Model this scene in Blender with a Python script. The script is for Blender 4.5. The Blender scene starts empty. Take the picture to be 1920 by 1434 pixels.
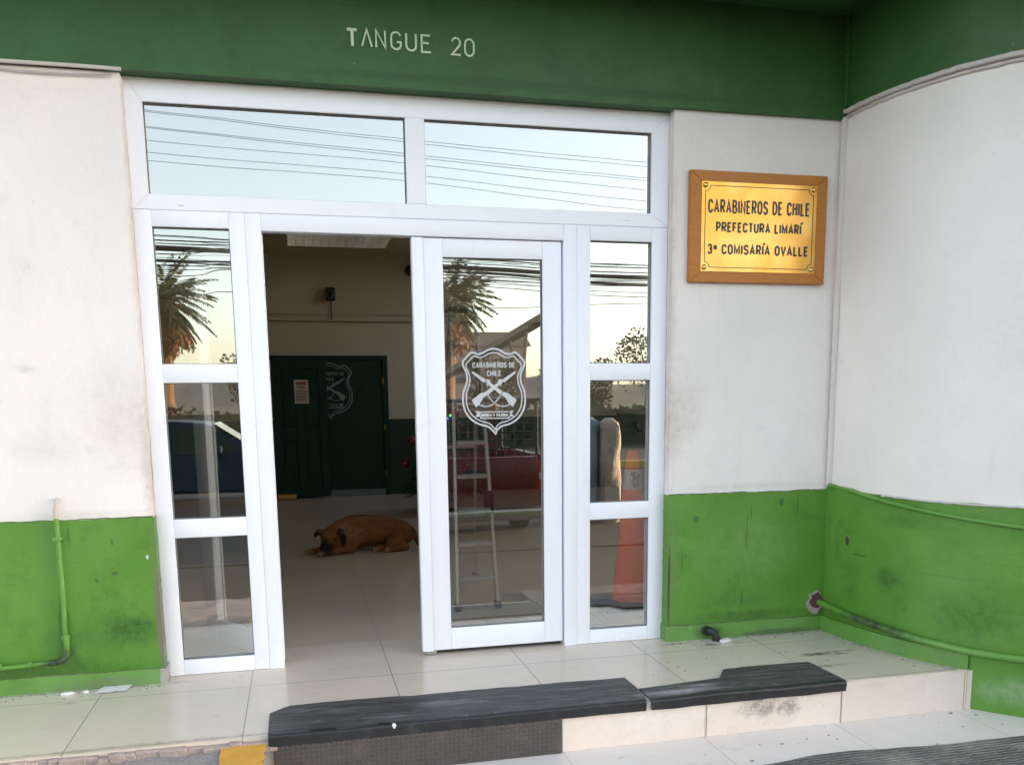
import bpy, bmesh, math, random
from mathutils import Vector, Matrix, noise as mnoise
random.seed(7)
S = bpy.context.scene
COL = S.collection
R = math.radians
PI = math.pi

# ------------------------------------------------------------------ camera
cam = bpy.data.cameras.new("camera")
camo = bpy.data.objects.new("camera", cam); COL.objects.link(camo)
cam.sensor_fit = 'HORIZONTAL'; cam.sensor_width = 36.0
cam.lens = 36.0 * 1693.0736 / 1920.0
cam.shift_x = (960.0 - 978.58) / 1920.0
cam.shift_y = (1020.086 - 717.0) / 1920.0
cam.clip_start = 0.05; cam.clip_end = 2000
rt = Vector((0.9707704, -0.23977105, -0.01070892)); up = Vector((0.04868236, 0.15301859, 0.98702347)); fw = Vector((0.23502099, 0.9586945, -0.16021854))
m = Matrix((rt, up, -fw)).transposed().to_4x4(); m.translation = Vector((0.67403, -4.62318, 1.35))
camo.matrix_world = m
S.camera = camo

# ------------------------------------------------------------------ sky, sun, exposure
SUN_EL, SUN_AZ = 5.0, 100.0          # azimuth measured from +Y towards +X
W = bpy.data.worlds.new("World"); S.world = W; W.use_nodes = True
wn = W.node_tree.nodes; wl = W.node_tree.links
bg = wn['Background']; sky = wn.new('ShaderNodeTexSky'); sky.sky_type = 'NISHITA'; sky.sun_disc = False
sky.sun_elevation = R(SUN_EL); sky.sun_rotation = R(SUN_AZ); sky.altitude = 200; sky.air_density = 1.0; sky.dust_density = 1.6; sky.ozone_density = 1.5
hs = wn.new('ShaderNodeHueSaturation'); hs.inputs['Saturation'].default_value = .52; hs.inputs['Hue'].default_value = .507; wl.new(sky.outputs[0], hs.inputs['Color']); wl.new(hs.outputs[0], bg.inputs[0]); bg.inputs[1].default_value = 0.15
sun = bpy.data.lights.new("sun", 'SUN'); suno = bpy.data.objects.new("sun", sun); COL.objects.link(suno)
sun.energy = 2.0; sun.angle = R(0.6); sun.color = (1.0, 0.72, 0.45)
sd = Vector((math.sin(R(SUN_AZ)) * math.cos(R(SUN_EL)), math.cos(R(SUN_AZ)) * math.cos(R(SUN_EL)), math.sin(R(SUN_EL))))
suno.rotation_euler = sd.to_track_quat('Z', 'Y').to_euler()
S.view_settings.view_transform = 'Standard'; S.view_settings.look = 'None'
S.view_settings.exposure = 3.22; S.view_settings.gamma = 1.0
S.view_settings.use_curve_mapping = False
S.render.engine = 'CYCLES'
S.cycles.use_denoising = True
S.cycles.max_bounces = 10; S.cycles.diffuse_bounces = 8; S.cycles.glossy_bounces = 5
S.cycles.transparent_max_bounces = 24; S.cycles.sample_clamp_indirect = 6.0
S.cycles.caustics_reflective = False; S.cycles.caustics_refractive = False

# ------------------------------------------------------------------ materials
class NT:
    def __init__(s, name):
        s.m = bpy.data.materials.new(name); s.m.use_nodes = True
        s.t = s.m.node_tree; s.n = s.t.nodes; s.b = s.n['Principled BSDF']; s.out = s.n['Material Output']
        s.tc = s.n.new('ShaderNodeTexCoord')
    def L(s, a, b): s.t.links.new(a, b)
    def noise(s, scale, detail=4, rough=.55, vec=None, stretch=None):
        k = s.n.new('ShaderNodeTexNoise'); k.inputs['Scale'].default_value = scale
        k.inputs['Detail'].default_value = detail; k.inputs['Roughness'].default_value = rough
        v = vec or s.tc.outputs['Object']
        if stretch:
            mp = s.n.new('ShaderNodeMapping'); mp.inputs['Scale'].default_value = stretch; s.L(v, mp.inputs[0]); v = mp.outputs[0]
        s.L(v, k.inputs['Vector']); return k.outputs[0]
    def math(s, op, a, b=None, c=None, clamp=False):
        k = s.n.new('ShaderNodeMath'); k.operation = op; k.use_clamp = clamp
        for i, v in enumerate((a, b, c)):
            if v is None: continue
            if isinstance(v, (int, float)): k.inputs[i].default_value = v
            else: s.L(v, k.inputs[i])
        return k.outputs[0]
    def ramp(s, v, a, b):
        k = s.n.new('ShaderNodeMapRange'); k.interpolation_type = 'SMOOTHSTEP'
        k.inputs[1].default_value = a; k.inputs[2].default_value = b; s.L(v, k.inputs[0]); return k.outputs[0]
    def mix(s, f, a, b):
        k = s.n.new('ShaderNodeMix'); k.data_type = 'RGBA'; k.clamp_factor = True
        if isinstance(f, (int, float)): k.inputs[0].default_value = f
        else: s.L(f, k.inputs[0])
        for i, v in ((6, a), (7, b)):
            if isinstance(v, tuple): k.inputs[i].default_value = (*v[:3], 1)
            else: s.L(v, k.inputs[i])
        return k.outputs[2]
    def blob(s, c, r, wob=.5, nscale=9, sharp=.25, speck=.8):
        vm = s.n.new('ShaderNodeVectorMath'); vm.operation = 'SUBTRACT'; s.L(s.tc.outputs['Object'], vm.inputs[0]); vm.inputs[1].default_value = c
        v2 = s.n.new('ShaderNodeVectorMath'); v2.operation = 'MULTIPLY'; s.L(vm.outputs[0], v2.inputs[0]); v2.inputs[1].default_value = tuple(1 / q for q in r)
        v3 = s.n.new('ShaderNodeVectorMath'); v3.operation = 'LENGTH'; s.L(v2.outputs[0], v3.inputs[0])
        d = s.math('ADD', v3.outputs['Value'], s.math('MULTIPLY', s.math('SUBTRACT', s.noise(nscale, 6, .7), .5), wob * 2))
        k = s.n.new('ShaderNodeMapRange'); k.interpolation_type = 'SMOOTHSTEP'
        k.inputs[1].default_value = 1.0; k.inputs[2].default_value = sharp; k.inputs[3].default_value = 0; k.inputs[4].default_value = 1
        s.L(d, k.inputs[0])
        return s.math('MULTIPLY', k.outputs[0], s.math('ADD', s.math('MULTIPLY', s.ramp(s.noise(24, 9, .82), .42, .58), speck), 1 - speck))
    def bump(s, h, strength=.2, dist=.01):
        k = s.n.new('ShaderNodeBump'); k.inputs['Strength'].default_value = strength; k.inputs['Distance'].default_value = dist
        s.L(h, k.inputs['Height'])
        if s.b.inputs['Normal'].is_linked: s.L(s.b.inputs['Normal'].links[0].from_socket, k.inputs['Normal'])
        s.L(k.outputs[0], s.b.inputs['Normal'])
    def set(s, col=None, rough=None, metal=None, spec=None, coat=None):
        for v, nm in ((col, 'Base Color'), (rough, 'Roughness'), (metal, 'Metallic'), (spec, 'Specular IOR Level'), (coat, 'Coat Weight')):
            if v is None: continue
            if isinstance(v, tuple): s.b.inputs[nm].default_value = (*v[:3], 1)
            elif isinstance(v, (int, float)): s.b.inputs[nm].default_value = v
            else: s.L(v, s.b.inputs[nm])
        return s

def mat(name, col, rough=.5, metal=0, var=.25, vs=6, bump=0, bs=60, bd=.004, spec=.5, dirt=None, ds=3, coat=None, stretch=None):
    """plain procedural material: base colour varied by noise, optional dirt colour and bump"""
    t = NT(name)
    dark = tuple(c * (1 - var) for c in col); lite = tuple(min(1, c * (1 + var * .5)) for c in col)
    c = t.mix(t.noise(vs, 5, stretch=stretch), dark, lite)
    if dirt:
        c = t.mix(t.math('MULTIPLY', t.ramp(t.noise(ds, 8, .7), .52, .78), dirt[3]), c, dirt[:3])
    r = t.math('ADD', t.math('MULTIPLY', t.noise(vs * 2.3, 3), .2), rough - .1, clamp=True)
    t.set(c, r, metal, spec, coat)
    if bump: t.bump(t.noise(bs, 5, .6, stretch=stretch), bump, bd)
    return t.m

def emit(name, col, e):
    t = NT(name); t.set(tuple(c * .3 for c in col), .3)
    t.b.inputs['Emission Color'].default_value = (*col, 1); t.b.inputs['Emission Strength'].default_value = e
    return t.m

def plaster(name):
    t = NT(name)
    c = t.mix(t.ramp(t.noise(1.6, 5), .3, .75), (.83, .765, .735), (.765, .71, .685))
    c = t.mix(t.math('MULTIPLY', t.ramp(t.noise(5.5, 8, .72), .56, .8), .35), c, (.56, .52, .49))
    c = t.mix(t.math('MULTIPLY', t.ramp(t.noise(30, 6, .75), .60, .78), .45), c, (.45, .41, .38))
    c = t.mix(t.math('MULTIPLY', t.ramp(t.noise(2.4, 7, .7, stretch=(4, 4, .7)), .55, .8), .25), c, (.62, .56, .52))
    c = t.mix(t.math('MULTIPLY', t.ramp(t.noise(13, 8, .85), .68, .73), .35), c, (.40, .38, .36))
    # rust-brown grime along the door reveals; duller patches, ledge lines and a corner strip
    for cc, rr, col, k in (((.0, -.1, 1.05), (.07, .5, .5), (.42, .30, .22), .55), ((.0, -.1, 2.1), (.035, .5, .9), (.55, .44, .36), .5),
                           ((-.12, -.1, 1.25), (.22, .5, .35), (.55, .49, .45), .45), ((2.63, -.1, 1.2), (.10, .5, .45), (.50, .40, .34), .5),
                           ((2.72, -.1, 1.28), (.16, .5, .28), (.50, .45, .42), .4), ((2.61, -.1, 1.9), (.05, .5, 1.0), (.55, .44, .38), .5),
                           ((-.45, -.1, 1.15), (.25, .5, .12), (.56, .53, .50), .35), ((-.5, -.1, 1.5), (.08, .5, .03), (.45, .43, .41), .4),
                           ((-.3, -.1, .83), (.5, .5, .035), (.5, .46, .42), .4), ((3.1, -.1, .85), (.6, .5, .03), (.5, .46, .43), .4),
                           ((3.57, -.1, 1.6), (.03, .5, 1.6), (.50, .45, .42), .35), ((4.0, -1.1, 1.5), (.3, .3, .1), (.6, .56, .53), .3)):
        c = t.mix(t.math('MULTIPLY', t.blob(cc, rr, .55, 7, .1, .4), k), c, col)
    t.set(c, .75, spec=.25)
    t.bump(t.noise(3.5, 3), .35, .03); t.bump(t.noise(55, 6, .7), .35, .005); t.bump(t.noise(220, 2), .15, .002)
    return t.m

def greenpaint(name, base, base2, blobs, gloss=.38):
    t = NT(name)
    c = t.mix(t.ramp(t.noise(2.2, 5), .32, .7), base, base2)
    c = t.mix(t.math('MULTIPLY', t.ramp(t.noise(7, 8, .7), .50, .72), .45), c, tuple(q * .55 for q in base))
    c = t.mix(t.math('MULTIPLY', t.ramp(t.noise(3.1, 6, .6), .6, .75), .3), c, tuple(min(1, q * 1.25 + .012) for q in base2))
    c = t.mix(t.math('MULTIPLY', t.ramp(t.noise(3.2, 6, .7, stretch=(5, 5, .5)), .55, .8), .35), c, tuple(q * .5 for q in base))
    c = t.mix(t.math('MULTIPLY', t.ramp(t.noise(46, 4, .8), .66, .74), .7), c, (.05, .09, .03))
    c = t.mix(t.math('MULTIPLY', t.ramp(t.noise(21, 5, .8), .70, .73), .75), c, (.50, .52, .40))
    for cc, rr, col, k in blobs:
        c = t.mix(t.math('MULTIPLY', t.blob(cc, rr, *((.45, 22, .5, 0) if min(rr) < .034 else (.6, 11, .12, .5))), min(1.4, k * 1.4), clamp=True), c, col)
    t.set(c, t.math('ADD', t.math('MULTIPLY', t.noise(9, 4), .25), gloss - .1), spec=.4)
    t.bump(t.noise(4, 3), .3, .02); t.bump(t.noise(70, 5, .65), .3, .004)
    return t.m

def tile(name, base, joint, w, h, ox, oy, rough=.16, stains=(), wear=1.6):
    t = NT(name)
    mp = t.n.new('ShaderNodeMapping'); mp.inputs['Location'].default_value = (-ox, -oy, 0); t.L(t.tc.outputs['Object'], mp.inputs[0])
    br = t.n.new('ShaderNodeTexBrick'); br.offset = 0; br.squash = 1
    br.inputs['Scale'].default_value = 1; br.inputs['Brick Width'].default_value = w; br.inputs['Row Height'].default_value = h
    br.inputs['Mortar Size'].default_value = .0022; br.inputs['Mortar Smooth'].default_value = .2; br.inputs['Bias'].default_value = 0
    br.inputs['Color1'].default_value = (*base, 1); br.inputs['Color2'].default_value = (*(q * .94 for q in base), 1); br.inputs['Mortar'].default_value = (*joint, 1)
    t.L(mp.outputs[0], br.inputs['Vector'])
    c = t.mix(t.math('MULTIPLY', t.ramp(t.noise(1.7, 6, .6), .4, .75), .22 * wear), br.outputs['Color'], tuple(q * .78 for q in base))
    c = t.mix(t.math('MULTIPLY', t.ramp(t.noise(11, 6, .6), .5, .95), .2 * wear), c, tuple(q * .6 for q in base))
    c = t.mix(t.math('MULTIPLY', t.ramp(t.noise(70, 5, .8), .64, .74), .5 * wear), c, (.14, .12, .11))
    c = t.mix(t.math('MULTIPLY', t.ramp(t.noise(4, 9, .8), .56, .70), .28 * wear), c, tuple(q * .62 for q in base))
    for cc, rr, col, k in stains:
        c = t.mix(t.math('MULTIPLY', t.blob(cc, rr, .75, 16), k), c, col)
    t.set(c, t.math('ADD', t.math('MULTIPLY', t.noise(3, 4, .55), .10), rough - .05, clamp=True), spec=.5)
    t.bump(br.outputs['Fac'], -.3, .002); t.bump(t.noise(1.2, 2), .12, .01)
    return t.m

LG, LG2 = (.086, .225, .026), (.120, .258, .044)
M = {}
M['plaster'] = plaster('painted plaster')
M['dado'] = greenpaint('light green gloss paint', LG, LG2, (
    ((-.28, -.1, .24), (.35, .5, .14), (.07, .17, .03), .75), ((-.1, -.1, .2), (.25, .5, .12), (.09, .2, .03), .6),
    ((-.43, -.1, .17), (.06, .5, .08), (.05, .09, .04), .7), ((-.02, -.1, .45), (.03, .5, .45), (.12, .2, .05), .6),
    ((3.66, -.55, .38), (.10, .13, .10), (.045, .12, .02), .8), ((3.05, -.1, .2), (.28, .4, .05), (.07, .17, .03), .5),
    ((3.63, -.4, .12), (.2, .4, .06), (.08, .17, .04), .5), ((2.64, -.1, .4), (.03, .5, .45), (.13, .22, .06), .5),
    ((3.72, -.7, .6), (.1, .16, .18), (.17, .32, .05), .35), ((4.0, -1.1, -.08), (.3, .2, .1), (.32, .37, .27), .4),
    ((3.55, -.07, .3), (.05, .1, .3), (.10, .24, .04), .4),
    ((-.6, -.1, .10), (.7, .5, .07), (.05, .12, .02), .7), ((-.15, -.1, .28), (.16, .5, .12), (.035, .10, .015), .8), ((-.44, -.1, .3), (.03, .5, .2), (.05, .13, .02), .6), ((3.1, -.08, .12), (.5, .4, .04), (.05, .12, .02), .7),
    ((3.20, -.08, .5), (.3, .4, .25), (.155, .30, .075), .5), ((3.85, -.95, .25), (.3, .3, .16), (.05, .13, .02), .6), ((3.62, -.3, .35), (.05, .12, .3), (.055, .15, .02), .6), ((3.7, -.65, .70), (.2, .2, .05), (.06, .15, .02), .5), ((4.0, -1.1, .55), (.25, .25, .14), (.14, .29, .05), .6),
    ((-.05, -.1, .62), (.008, .5, .014), (.6, .6, .55), .9), ((-.015, -.1, .3), (.016, .5, .3), (.16, .15, .11), .9), ((2.625, -.1, .3), (.010, .5, .3), (.06, .08, .04), .8), ((3.3, -.1, .755), (.02, .5, .03), (.05, .1, .03), .6), ((2.78, -.1, .68), (.025, .5, .02), (.05, .1, .03), .5),
    ((3.605, -.265, .545), (.06, .020, .034), (.06, .055, .04), .95), ((3.612, -.36, .485), (.06, .07, .007), (.06, .12, .03), .8), ((3.09, -.08, .60), (.0035, .4, .13), (.05, .10, .03), .8), ((3.115, -.08, .70), (.003, .4, .06), (.05, .10, .03), .6), ((3.40, -.08, .74), (.003, .4, .07), (.05, .10, .03), .8), ((2.70, -.08, .45), (.004, .4, .10), (.06, .12, .03), .5), ((3.07, -.08, .22), (.008, .4, .05), (.05, .10, .03), .8),
    ((-.20, -.1, .55), (.02, .5, .012), (.06, .12, .03), .7), ((-.28, -.1, .52), (.012, .5, .01), (.06, .12, .03), .7), ((-.2, -.1, .7), (.01, .5, .02), (.06, .12, .03), .6), ((-.385, -.1, .74), (.006, .5, .07), (.07, .15, .03), .6), ((3.78, -.85, .45), (.25, .3, .007), (.09, .2, .04), .5)))
M['skirt'] = greenpaint('worn green skirting paint', (.115, .255, .045), (.16, .285, .095), (
    ((-.3, -.1, .02), (.3, .5, .05), (.13, .16, .10), .6), ((-.004, -.1, .04), (.03, .5, .10), (.34, .32, .31), 1.2),
    ((2.86, -.1, .04), (.12, .5, .06), (.05, .09, .03), .8), ((3.3, -.1, .01), (.3, .5, .025), (.08, .14, .05), .6)), .45)
M['fascia'] = greenpaint('dark green wall paint', (.027, .094, .023), (.036, .114, .029), (
    ((1.9, -.1, 2.84), (1.5, .5, .03), (.02, .075, .02), .6),), .5)
M['floor'] = tile('beige porcelain tile', (.67, .57, .475), (.22, .19, .165), .674, .664, .396, -.27, .24, (
    ((2.83, -.2, 0), (.07, .03, .5), (.06, .06, .05), .8), ((3.02, -.2, 0), (.12, .02, .5), (.12, .11, .10), .5), ((3.3, -.52, 0), (.16, .045, .5), (.05, .06, .06), .85),
    ((3.45, -.5, 0), (.14, .02, .5), (.05, .06, .06), .8), ((3.1, -.72, 0), (.4, .03, .5), (.07, .07, .06), .6), ((-.4, -.3, 0), (.05, .02, .5), (.2, .2, .19), .8),
    ((-.3, -.16, 0), (.6, .06, .5), (.66, .62, .57), .6), ((2.65, -.13, 0), (.14, .02, .5), (.10, .09, .08), .9), ((3.62, -.35, 0), (.04, .3, .5), (.16, .15, .13), .8), ((3.3, -.09, 0), (.4, .03, .5), (.14, .13, .11), .8), ((-.9, -.12, 0), (1.2, .03, .5), (.2, .19, .17), .8), ((3.27, -.515, 0), (.10, .022, .5), (.03, .035, .035), 1.3), ((3.40, -.545, 0), (.07, .014, .5), (.03, .035, .035), 1.2), ((0, -.93, 0), (.9, .03, .5), (.30, .20, .15), .6), ((3.5, -.3, 0), (.35, .5, .5), (.47, .47, .40), .5),
    ((2.95, -.16, 0), (.4, .06, .5), (.40, .40, .36), .5), ((.03, -.1, 0), (.1, .03, .5), (.35, .33, .32), .7)))
M['hallfloor'] = tile('beige tile with hall reflection tint', (.64, .54, .425), (.50, .42, .33), .674, .664, .396, -.27, .13, (), .4)  # landing tile again, with the hall's olive reflection put into the base colour
M['riser'] = tile('cream riser tile', (.70, .60, .535), (.35, .28, .24), .70, 3, 1.725, 0, .28, (
    ((2.72, -.96, -.08), (.16, .4, .07), (.16, .13, .11), .75), ((2.85, -.96, -.1), (.08, .4, .06), (.16, .13, .11), .7), ((2.2, -.96, -.08), (.3, .4, .12), (.72, .67, .65), .6), ((3.3, -.96, -.03), (.1, .3, .03), (.5, .4, .36), .5)))
M['sidewalk'] = tile('pale sidewalk tile', (.74, .675, .63), (.36, .33, .31), .674, .664, .396, -.95, .4, (
    ((1.9, -1.15, 0), (.6, .2, .5), (.70, .68, .67), .6), ((2.2, -1.3, 0), (.35, .1, .5), (.55, .45, .36), .6), ((1.6, -1.2, 0), (.22, .07, .5), (.25, .24, .24), .6)))
M['frame'] = mat('white upvc profile', (.84, .845, .915), .34, var=.035, vs=3, spec=.45, dirt=(.62, .60, .58, .25), ds=7, bump=.05, bs=25)
M['gasket'] = mat('dark gasket and recess shade', (.11, .11, .115), .6)
M['metal'] = mat('aluminium', (.40, .39, .36), .5, .8, var=.15, vs=20, dirt=(.35, .34, .32, .4))
M['rubber'] = mat('black rubber', (.022, .022, .025), .55, var=.4, vs=9, bump=.2, bs=90, dirt=(.13, .13, .13, .5), ds=5)
M['nosing'] = mat('scuffed black nosing', (.014, .014, .016), .42, var=.4, vs=9, bump=.15, bs=60, dirt=(.10, .10, .105, .5), ds=7, stretch=(.5, 1, 2))
M['white'] = mat('white vinyl', (.56, .56, .58), .5, var=.06)
M['letter'] = mat('pale green painted letters', (.58, .70, .50), .5, var=.12, vs=20)
M['black'] = mat('engraved black', (.035, .03, .03), .4, var=.3)
M['red'] = mat('red car paint', (.10, .005, .008), .3, var=.12, coat=.4, dirt=(.2, .05, .04, .3))
M['blue'] = mat('blue car paint', (.010, .020, .045), .5, var=.1, spec=.25)
M['carglass'] = mat('dark car glass', (.02, .025, .03), .06, var=.1, spec=.8)
M['tyre'] = mat('tyre rubber', (.025, .025, .025), .8, var=.3)
M['chrome'] = mat('chrome', (.6, .6, .6), .15, 1, var=.05)
M['darkmetal'] = mat('black painted steel', (.02, .02, .022), .45, var=.3)
M['timber'] = mat('weathered timber', (.17, .13, .09), .8, var=.4, vs=14, stretch=(8, 1, 8), bump=.3)
M['conc'] = mat('rough concrete', (.33, .29, .27), .9, var=.6, vs=75, bump=.9, bs=45, bd=.012, dirt=(.14, .12, .11, .6), ds=6)
M['mortar'] = mat('crumbling mortar edge', (.42, .33, .29), .95, var=.45, vs=25, bump=.9, bs=60, bd=.01, dirt=(.22, .10, .07, .7), ds=9)
M['court'] = mat('brownish worn concrete', (.030, .024, .015), .85, var=.4, vs=3, bump=.5, bs=40, dirt=(.07, .056, .036, .6), ds=1.2)
M['road'] = mat('asphalt', (.034, .032, .029), .9, var=.35, vs=5, bump=.5, bs=120, dirt=(.07, .06, .05, .6), ds=.7)
M['kerb'] = mat('faded yellow kerb paint', (.42, .36, .14), .85, var=.4, vs=4, dirt=(.25, .24, .22, .7), ds=2)
M['yellow'] = mat('worn yellow traffic paint', (.62, .32, .045), .75, var=.25, vs=18, bump=.5, bs=80, dirt=(.30, .24, .16, .6), ds=12)
M['lawn'] = mat('dry park lawn', (.055, .05, .02), .95, var=.5, vs=1.3, bump=.5, bs=30, dirt=(.2, .16, .08, .6), ds=.4)
M['leaf'] = mat('olive foliage', (.075, .085, .028), .7, var=.45, vs=2)
M['leafdark'] = mat('dark hedge foliage', (.03, .034, .014), .75, var=.5, vs=2)
M['frond'] = mat('green palm frond', (.085, .095, .03), .6, var=.4, vs=1.5)
M['deadfrond'] = mat('dead brown palm frond', (.26, .13, .04), .8, var=.45, vs=2)
M['bark'] = mat('palm bark', (.17, .095, .05), .95, var=.5, vs=5, bump=.8, bs=12)
M['hallwall'] = mat('cream hall paint', (.57, .51, .38), .7, var=.06, vs=2, bump=.2, bs=5, spec=.2)
M['hallceil'] = mat('hall ceiling paint', (.54, .47, .32), .8, var=.06, vs=2, spec=.2)
M['halldado'] = mat('dark green hall paint', (.010, .032, .017), .5, var=.2)
M['door'] = mat('dark green door gloss', (.010, .036, .022), .5, var=.2, vs=4, spec=.25)
M['paper'] = mat('printed paper', (.6, .52, .4), .8, var=.15, vs=30)
M['ink'] = mat('reddish ink', (.32, .13, .10), .8)
M['orange'] = mat('orange cone plastic', (1.0, .09, .003), .6, var=.04, vs=8, spec=.2)
M['sleeve'] = mat('white reflective sleeve', (.62, .58, .54), .4, var=.3, vs=25, dirt=(.1, .08, .07, .8), ds=14)
M['wood'] = mat('varnished oak', (.50, .185, .033), .42, var=.35, vs=9, stretch=(1, 4, 14), spec=.3)
M['wood2'] = mat('pale broom wood', (.55, .36, .10), .6, var=.2)
M['cable'] = mat('dusty white cable sheath', (.60, .55, .52), .6, var=.2, vs=30)
M['wire'] = mat('dark overhead cable', (.03, .03, .03), .7)
M['gpipe'] = greenpaint('green painted pipe', (.105, .26, .04), (.14, .295, .065), (((-.46, -.13, .15), (.15, .2, .12), (.035, .05, .03), .9), ((3.68, -.52, .14), (.26, .36, .14), (.035, .042, .032), 1.3)), .4)
M['stone'] = mat('rough beige stone', (.50, .43, .34), .95, var=.4, vs=9, bump=1, bs=14, bd=.04, dirt=(.16, .12, .09, .6), ds=8)
M['slate'] = mat('flaking grey blue paint', (.23, .27, .34), .8, var=.25, vs=4, dirt=(.14, .14, .14, .5))
M['pink'] = mat('pinkish far house render', (.45, .30, .27), .9, var=.12)
M['roofm'] = mat('rusty sheet roof', (.30, .20, .17), .8, var=.2)
M['pine'] = mat('tinsel green needles', (.02, .075, .03), .5, var=.4, vs=8)
M['bauble'] = mat('red glass bauble', (.16, .004, .008), .2, var=.05, coat=.5)
M['brass2'] = mat('brass screw', (.72, .50, .16), .28, 1, var=.2)
M['tail'] = mat('red lamp lens', (.5, .06, .03), .2, var=.1, coat=.5)
M['lens'] = mat('clear lamp lens', (.75, .6, .45), .2, var=.1)
M['louvre'] = mat('bright aluminium louvre', (.92, .88, .74), .25, .7, var=.05)
M['tube'] = mat('white glass tube', (.75, .75, .72), .3, var=.03)
M['scrap'] = mat('crumpled paper scrap', (.72, .70, .68), .8, var=.12, vs=30)
M['hill'] = mat('dry far hillside', (.16, .13, .10), 1, var=.3, vs=.02)

def glass():
    t = NT('solar control glass'); t.n.remove(t.b)
    g = t.n.new('ShaderNodeBsdfGlossy'); g.inputs['Roughness'].default_value = 0; g.inputs['Color'].default_value = (.97, .98, .98, 1)
    tr = t.n.new('ShaderNodeBsdfTransparent'); tr.inputs['Color'].default_value = (.985, .98, .95, 1)
    mx = t.n.new('ShaderNodeMixShader'); lw = t.n.new('ShaderNodeLayerWeight'); lw.inputs[0].default_value = .25
    f = t.math('ADD', t.math('MULTIPLY', lw.outputs['Fresnel'], .3), GLASS_R, clamp=True)
    geo = t.n.new('ShaderNodeNewGeometry'); f = t.math('MULTIPLY', f, t.math('SUBTRACT', 1.0, geo.outputs['Backfacing']))
    bp = t.n.new('ShaderNodeBump'); bp.inputs['Strength'].default_value = .02; bp.inputs['Distance'].default_value = .01
    t.L(t.noise(1.8, 1), bp.inputs['Height']); t.L(bp.outputs[0], g.inputs['Normal'])
    t.L(f, mx.inputs[0]); t.L(tr.outputs[0], mx.inputs[1]); t.L(g.outputs[0], mx.inputs[2]); t.L(mx.outputs[0], t.out.inputs[0])
    return t.m
GLASS_R = .37
M['glass'] = glass()

def brass():
    t = NT('brushed brass plate')
    c = t.mix(t.ramp(t.noise(3, 3), .35, .7), (.60, .285, .046), (.70, .40, .12))
    t.set(c, t.math('ADD', t.math('MULTIPLY', t.noise(4, 4), .12), .22), .8); t.bump(t.noise(2.2, 2), .5, .03); t.bump(t.noise(6, 2, stretch=(1, 1, 30)), .05, .002)
    return t.m
M['brass'] = brass()

def ribbed():
    t = NT('ribbed grey carpet mat')
    wv = t.n.new('ShaderNodeTexWave'); wv.bands_direction = 'Y'; wv.inputs['Scale'].default_value = 13; wv.inputs['Distortion'].default_value = 3.5; wv.inputs['Detail'].default_value = 2; wv.inputs['Detail Scale'].default_value = 3
    t.L(t.tc.outputs['Object'], wv.inputs['Vector'])
    c = t.mix(wv.outputs['Fac'], (.06, .058, .056), (.17, .165, .155)); c = t.mix(t.ramp(t.noise(4, 8, .7), .42, .72), c, (.27, .255, .235)); c = t.mix(t.ramp(t.noise(22, 6, .8), .55, .68), c, (.10, .095, .09))
    t.set(c, .9); t.bump(wv.outputs['Fac'], .8, .008)
    return t.m
M['ribbed'] = ribbed()

def ribrubber():
    t = NT('ribbed black rubber')
    wv = t.n.new('ShaderNodeTexWave'); wv.bands_direction = 'Y'; wv.inputs['Scale'].default_value = 26; wv.inputs['Distortion'].default_value = .7; wv.inputs['Detail'].default_value = 2
    t.L(t.tc.outputs['Object'], wv.inputs['Vector'])
    c = t.mix(wv.outputs['Fac'], (.010, .010, .012), (.075, .072, .073))
    c = t.mix(t.math('MULTIPLY', t.ramp(t.noise(14, 8, .75, stretch=(.25, 3.5, 1)), .43, .76), .75), c, (.22, .21, .205))
    c = t.mix(t.math('MULTIPLY', t.ramp(t.noise(6, 10, .85, stretch=(.8, 5, 1)), .56, .68), .75), c, (.40, .40, .41))
    for cc, rr, col, k in (((2.32, -.92, 0), (.28, .05, .5), (.44, .44, .47), .9), ((2.45, -.86, 0), (.14, .03, .5), (.40, .40, .42), .7), ((1.25, -.78, 0), (.2, .06, .5), (.24, .235, .235), .7), ((1.02, -.90, 0), (.06, .012, .5), (.3, .3, .3), .8), ((2.0, -.9, 0), (.12, .03, .5), (.012, .012, .014), .8)):
        c = t.mix(t.math('MULTIPLY', t.blob(cc, rr, .7, 12, .05, .5), k), c, col)
    t.set(c, t.math('ADD', t.math('MULTIPLY', t.noise(6, 4), .3), .38), spec=.35); t.bump(wv.outputs['Fac'], .55, .005); t.bump(t.noise(30, 5), .3, .006)
    return t.m
M['ribrubber'] = ribrubber()
M['plate'] = mat('worn steel tread plate', (.10, .09, .085), .5, .5, var=.4, vs=12, dirt=(.16, .12, .11, .6), ds=6, bump=.15)
M['tread'] = mat('worn bare tread', (.16, .135, .13), .45, .4, var=.5, vs=30)

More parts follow.
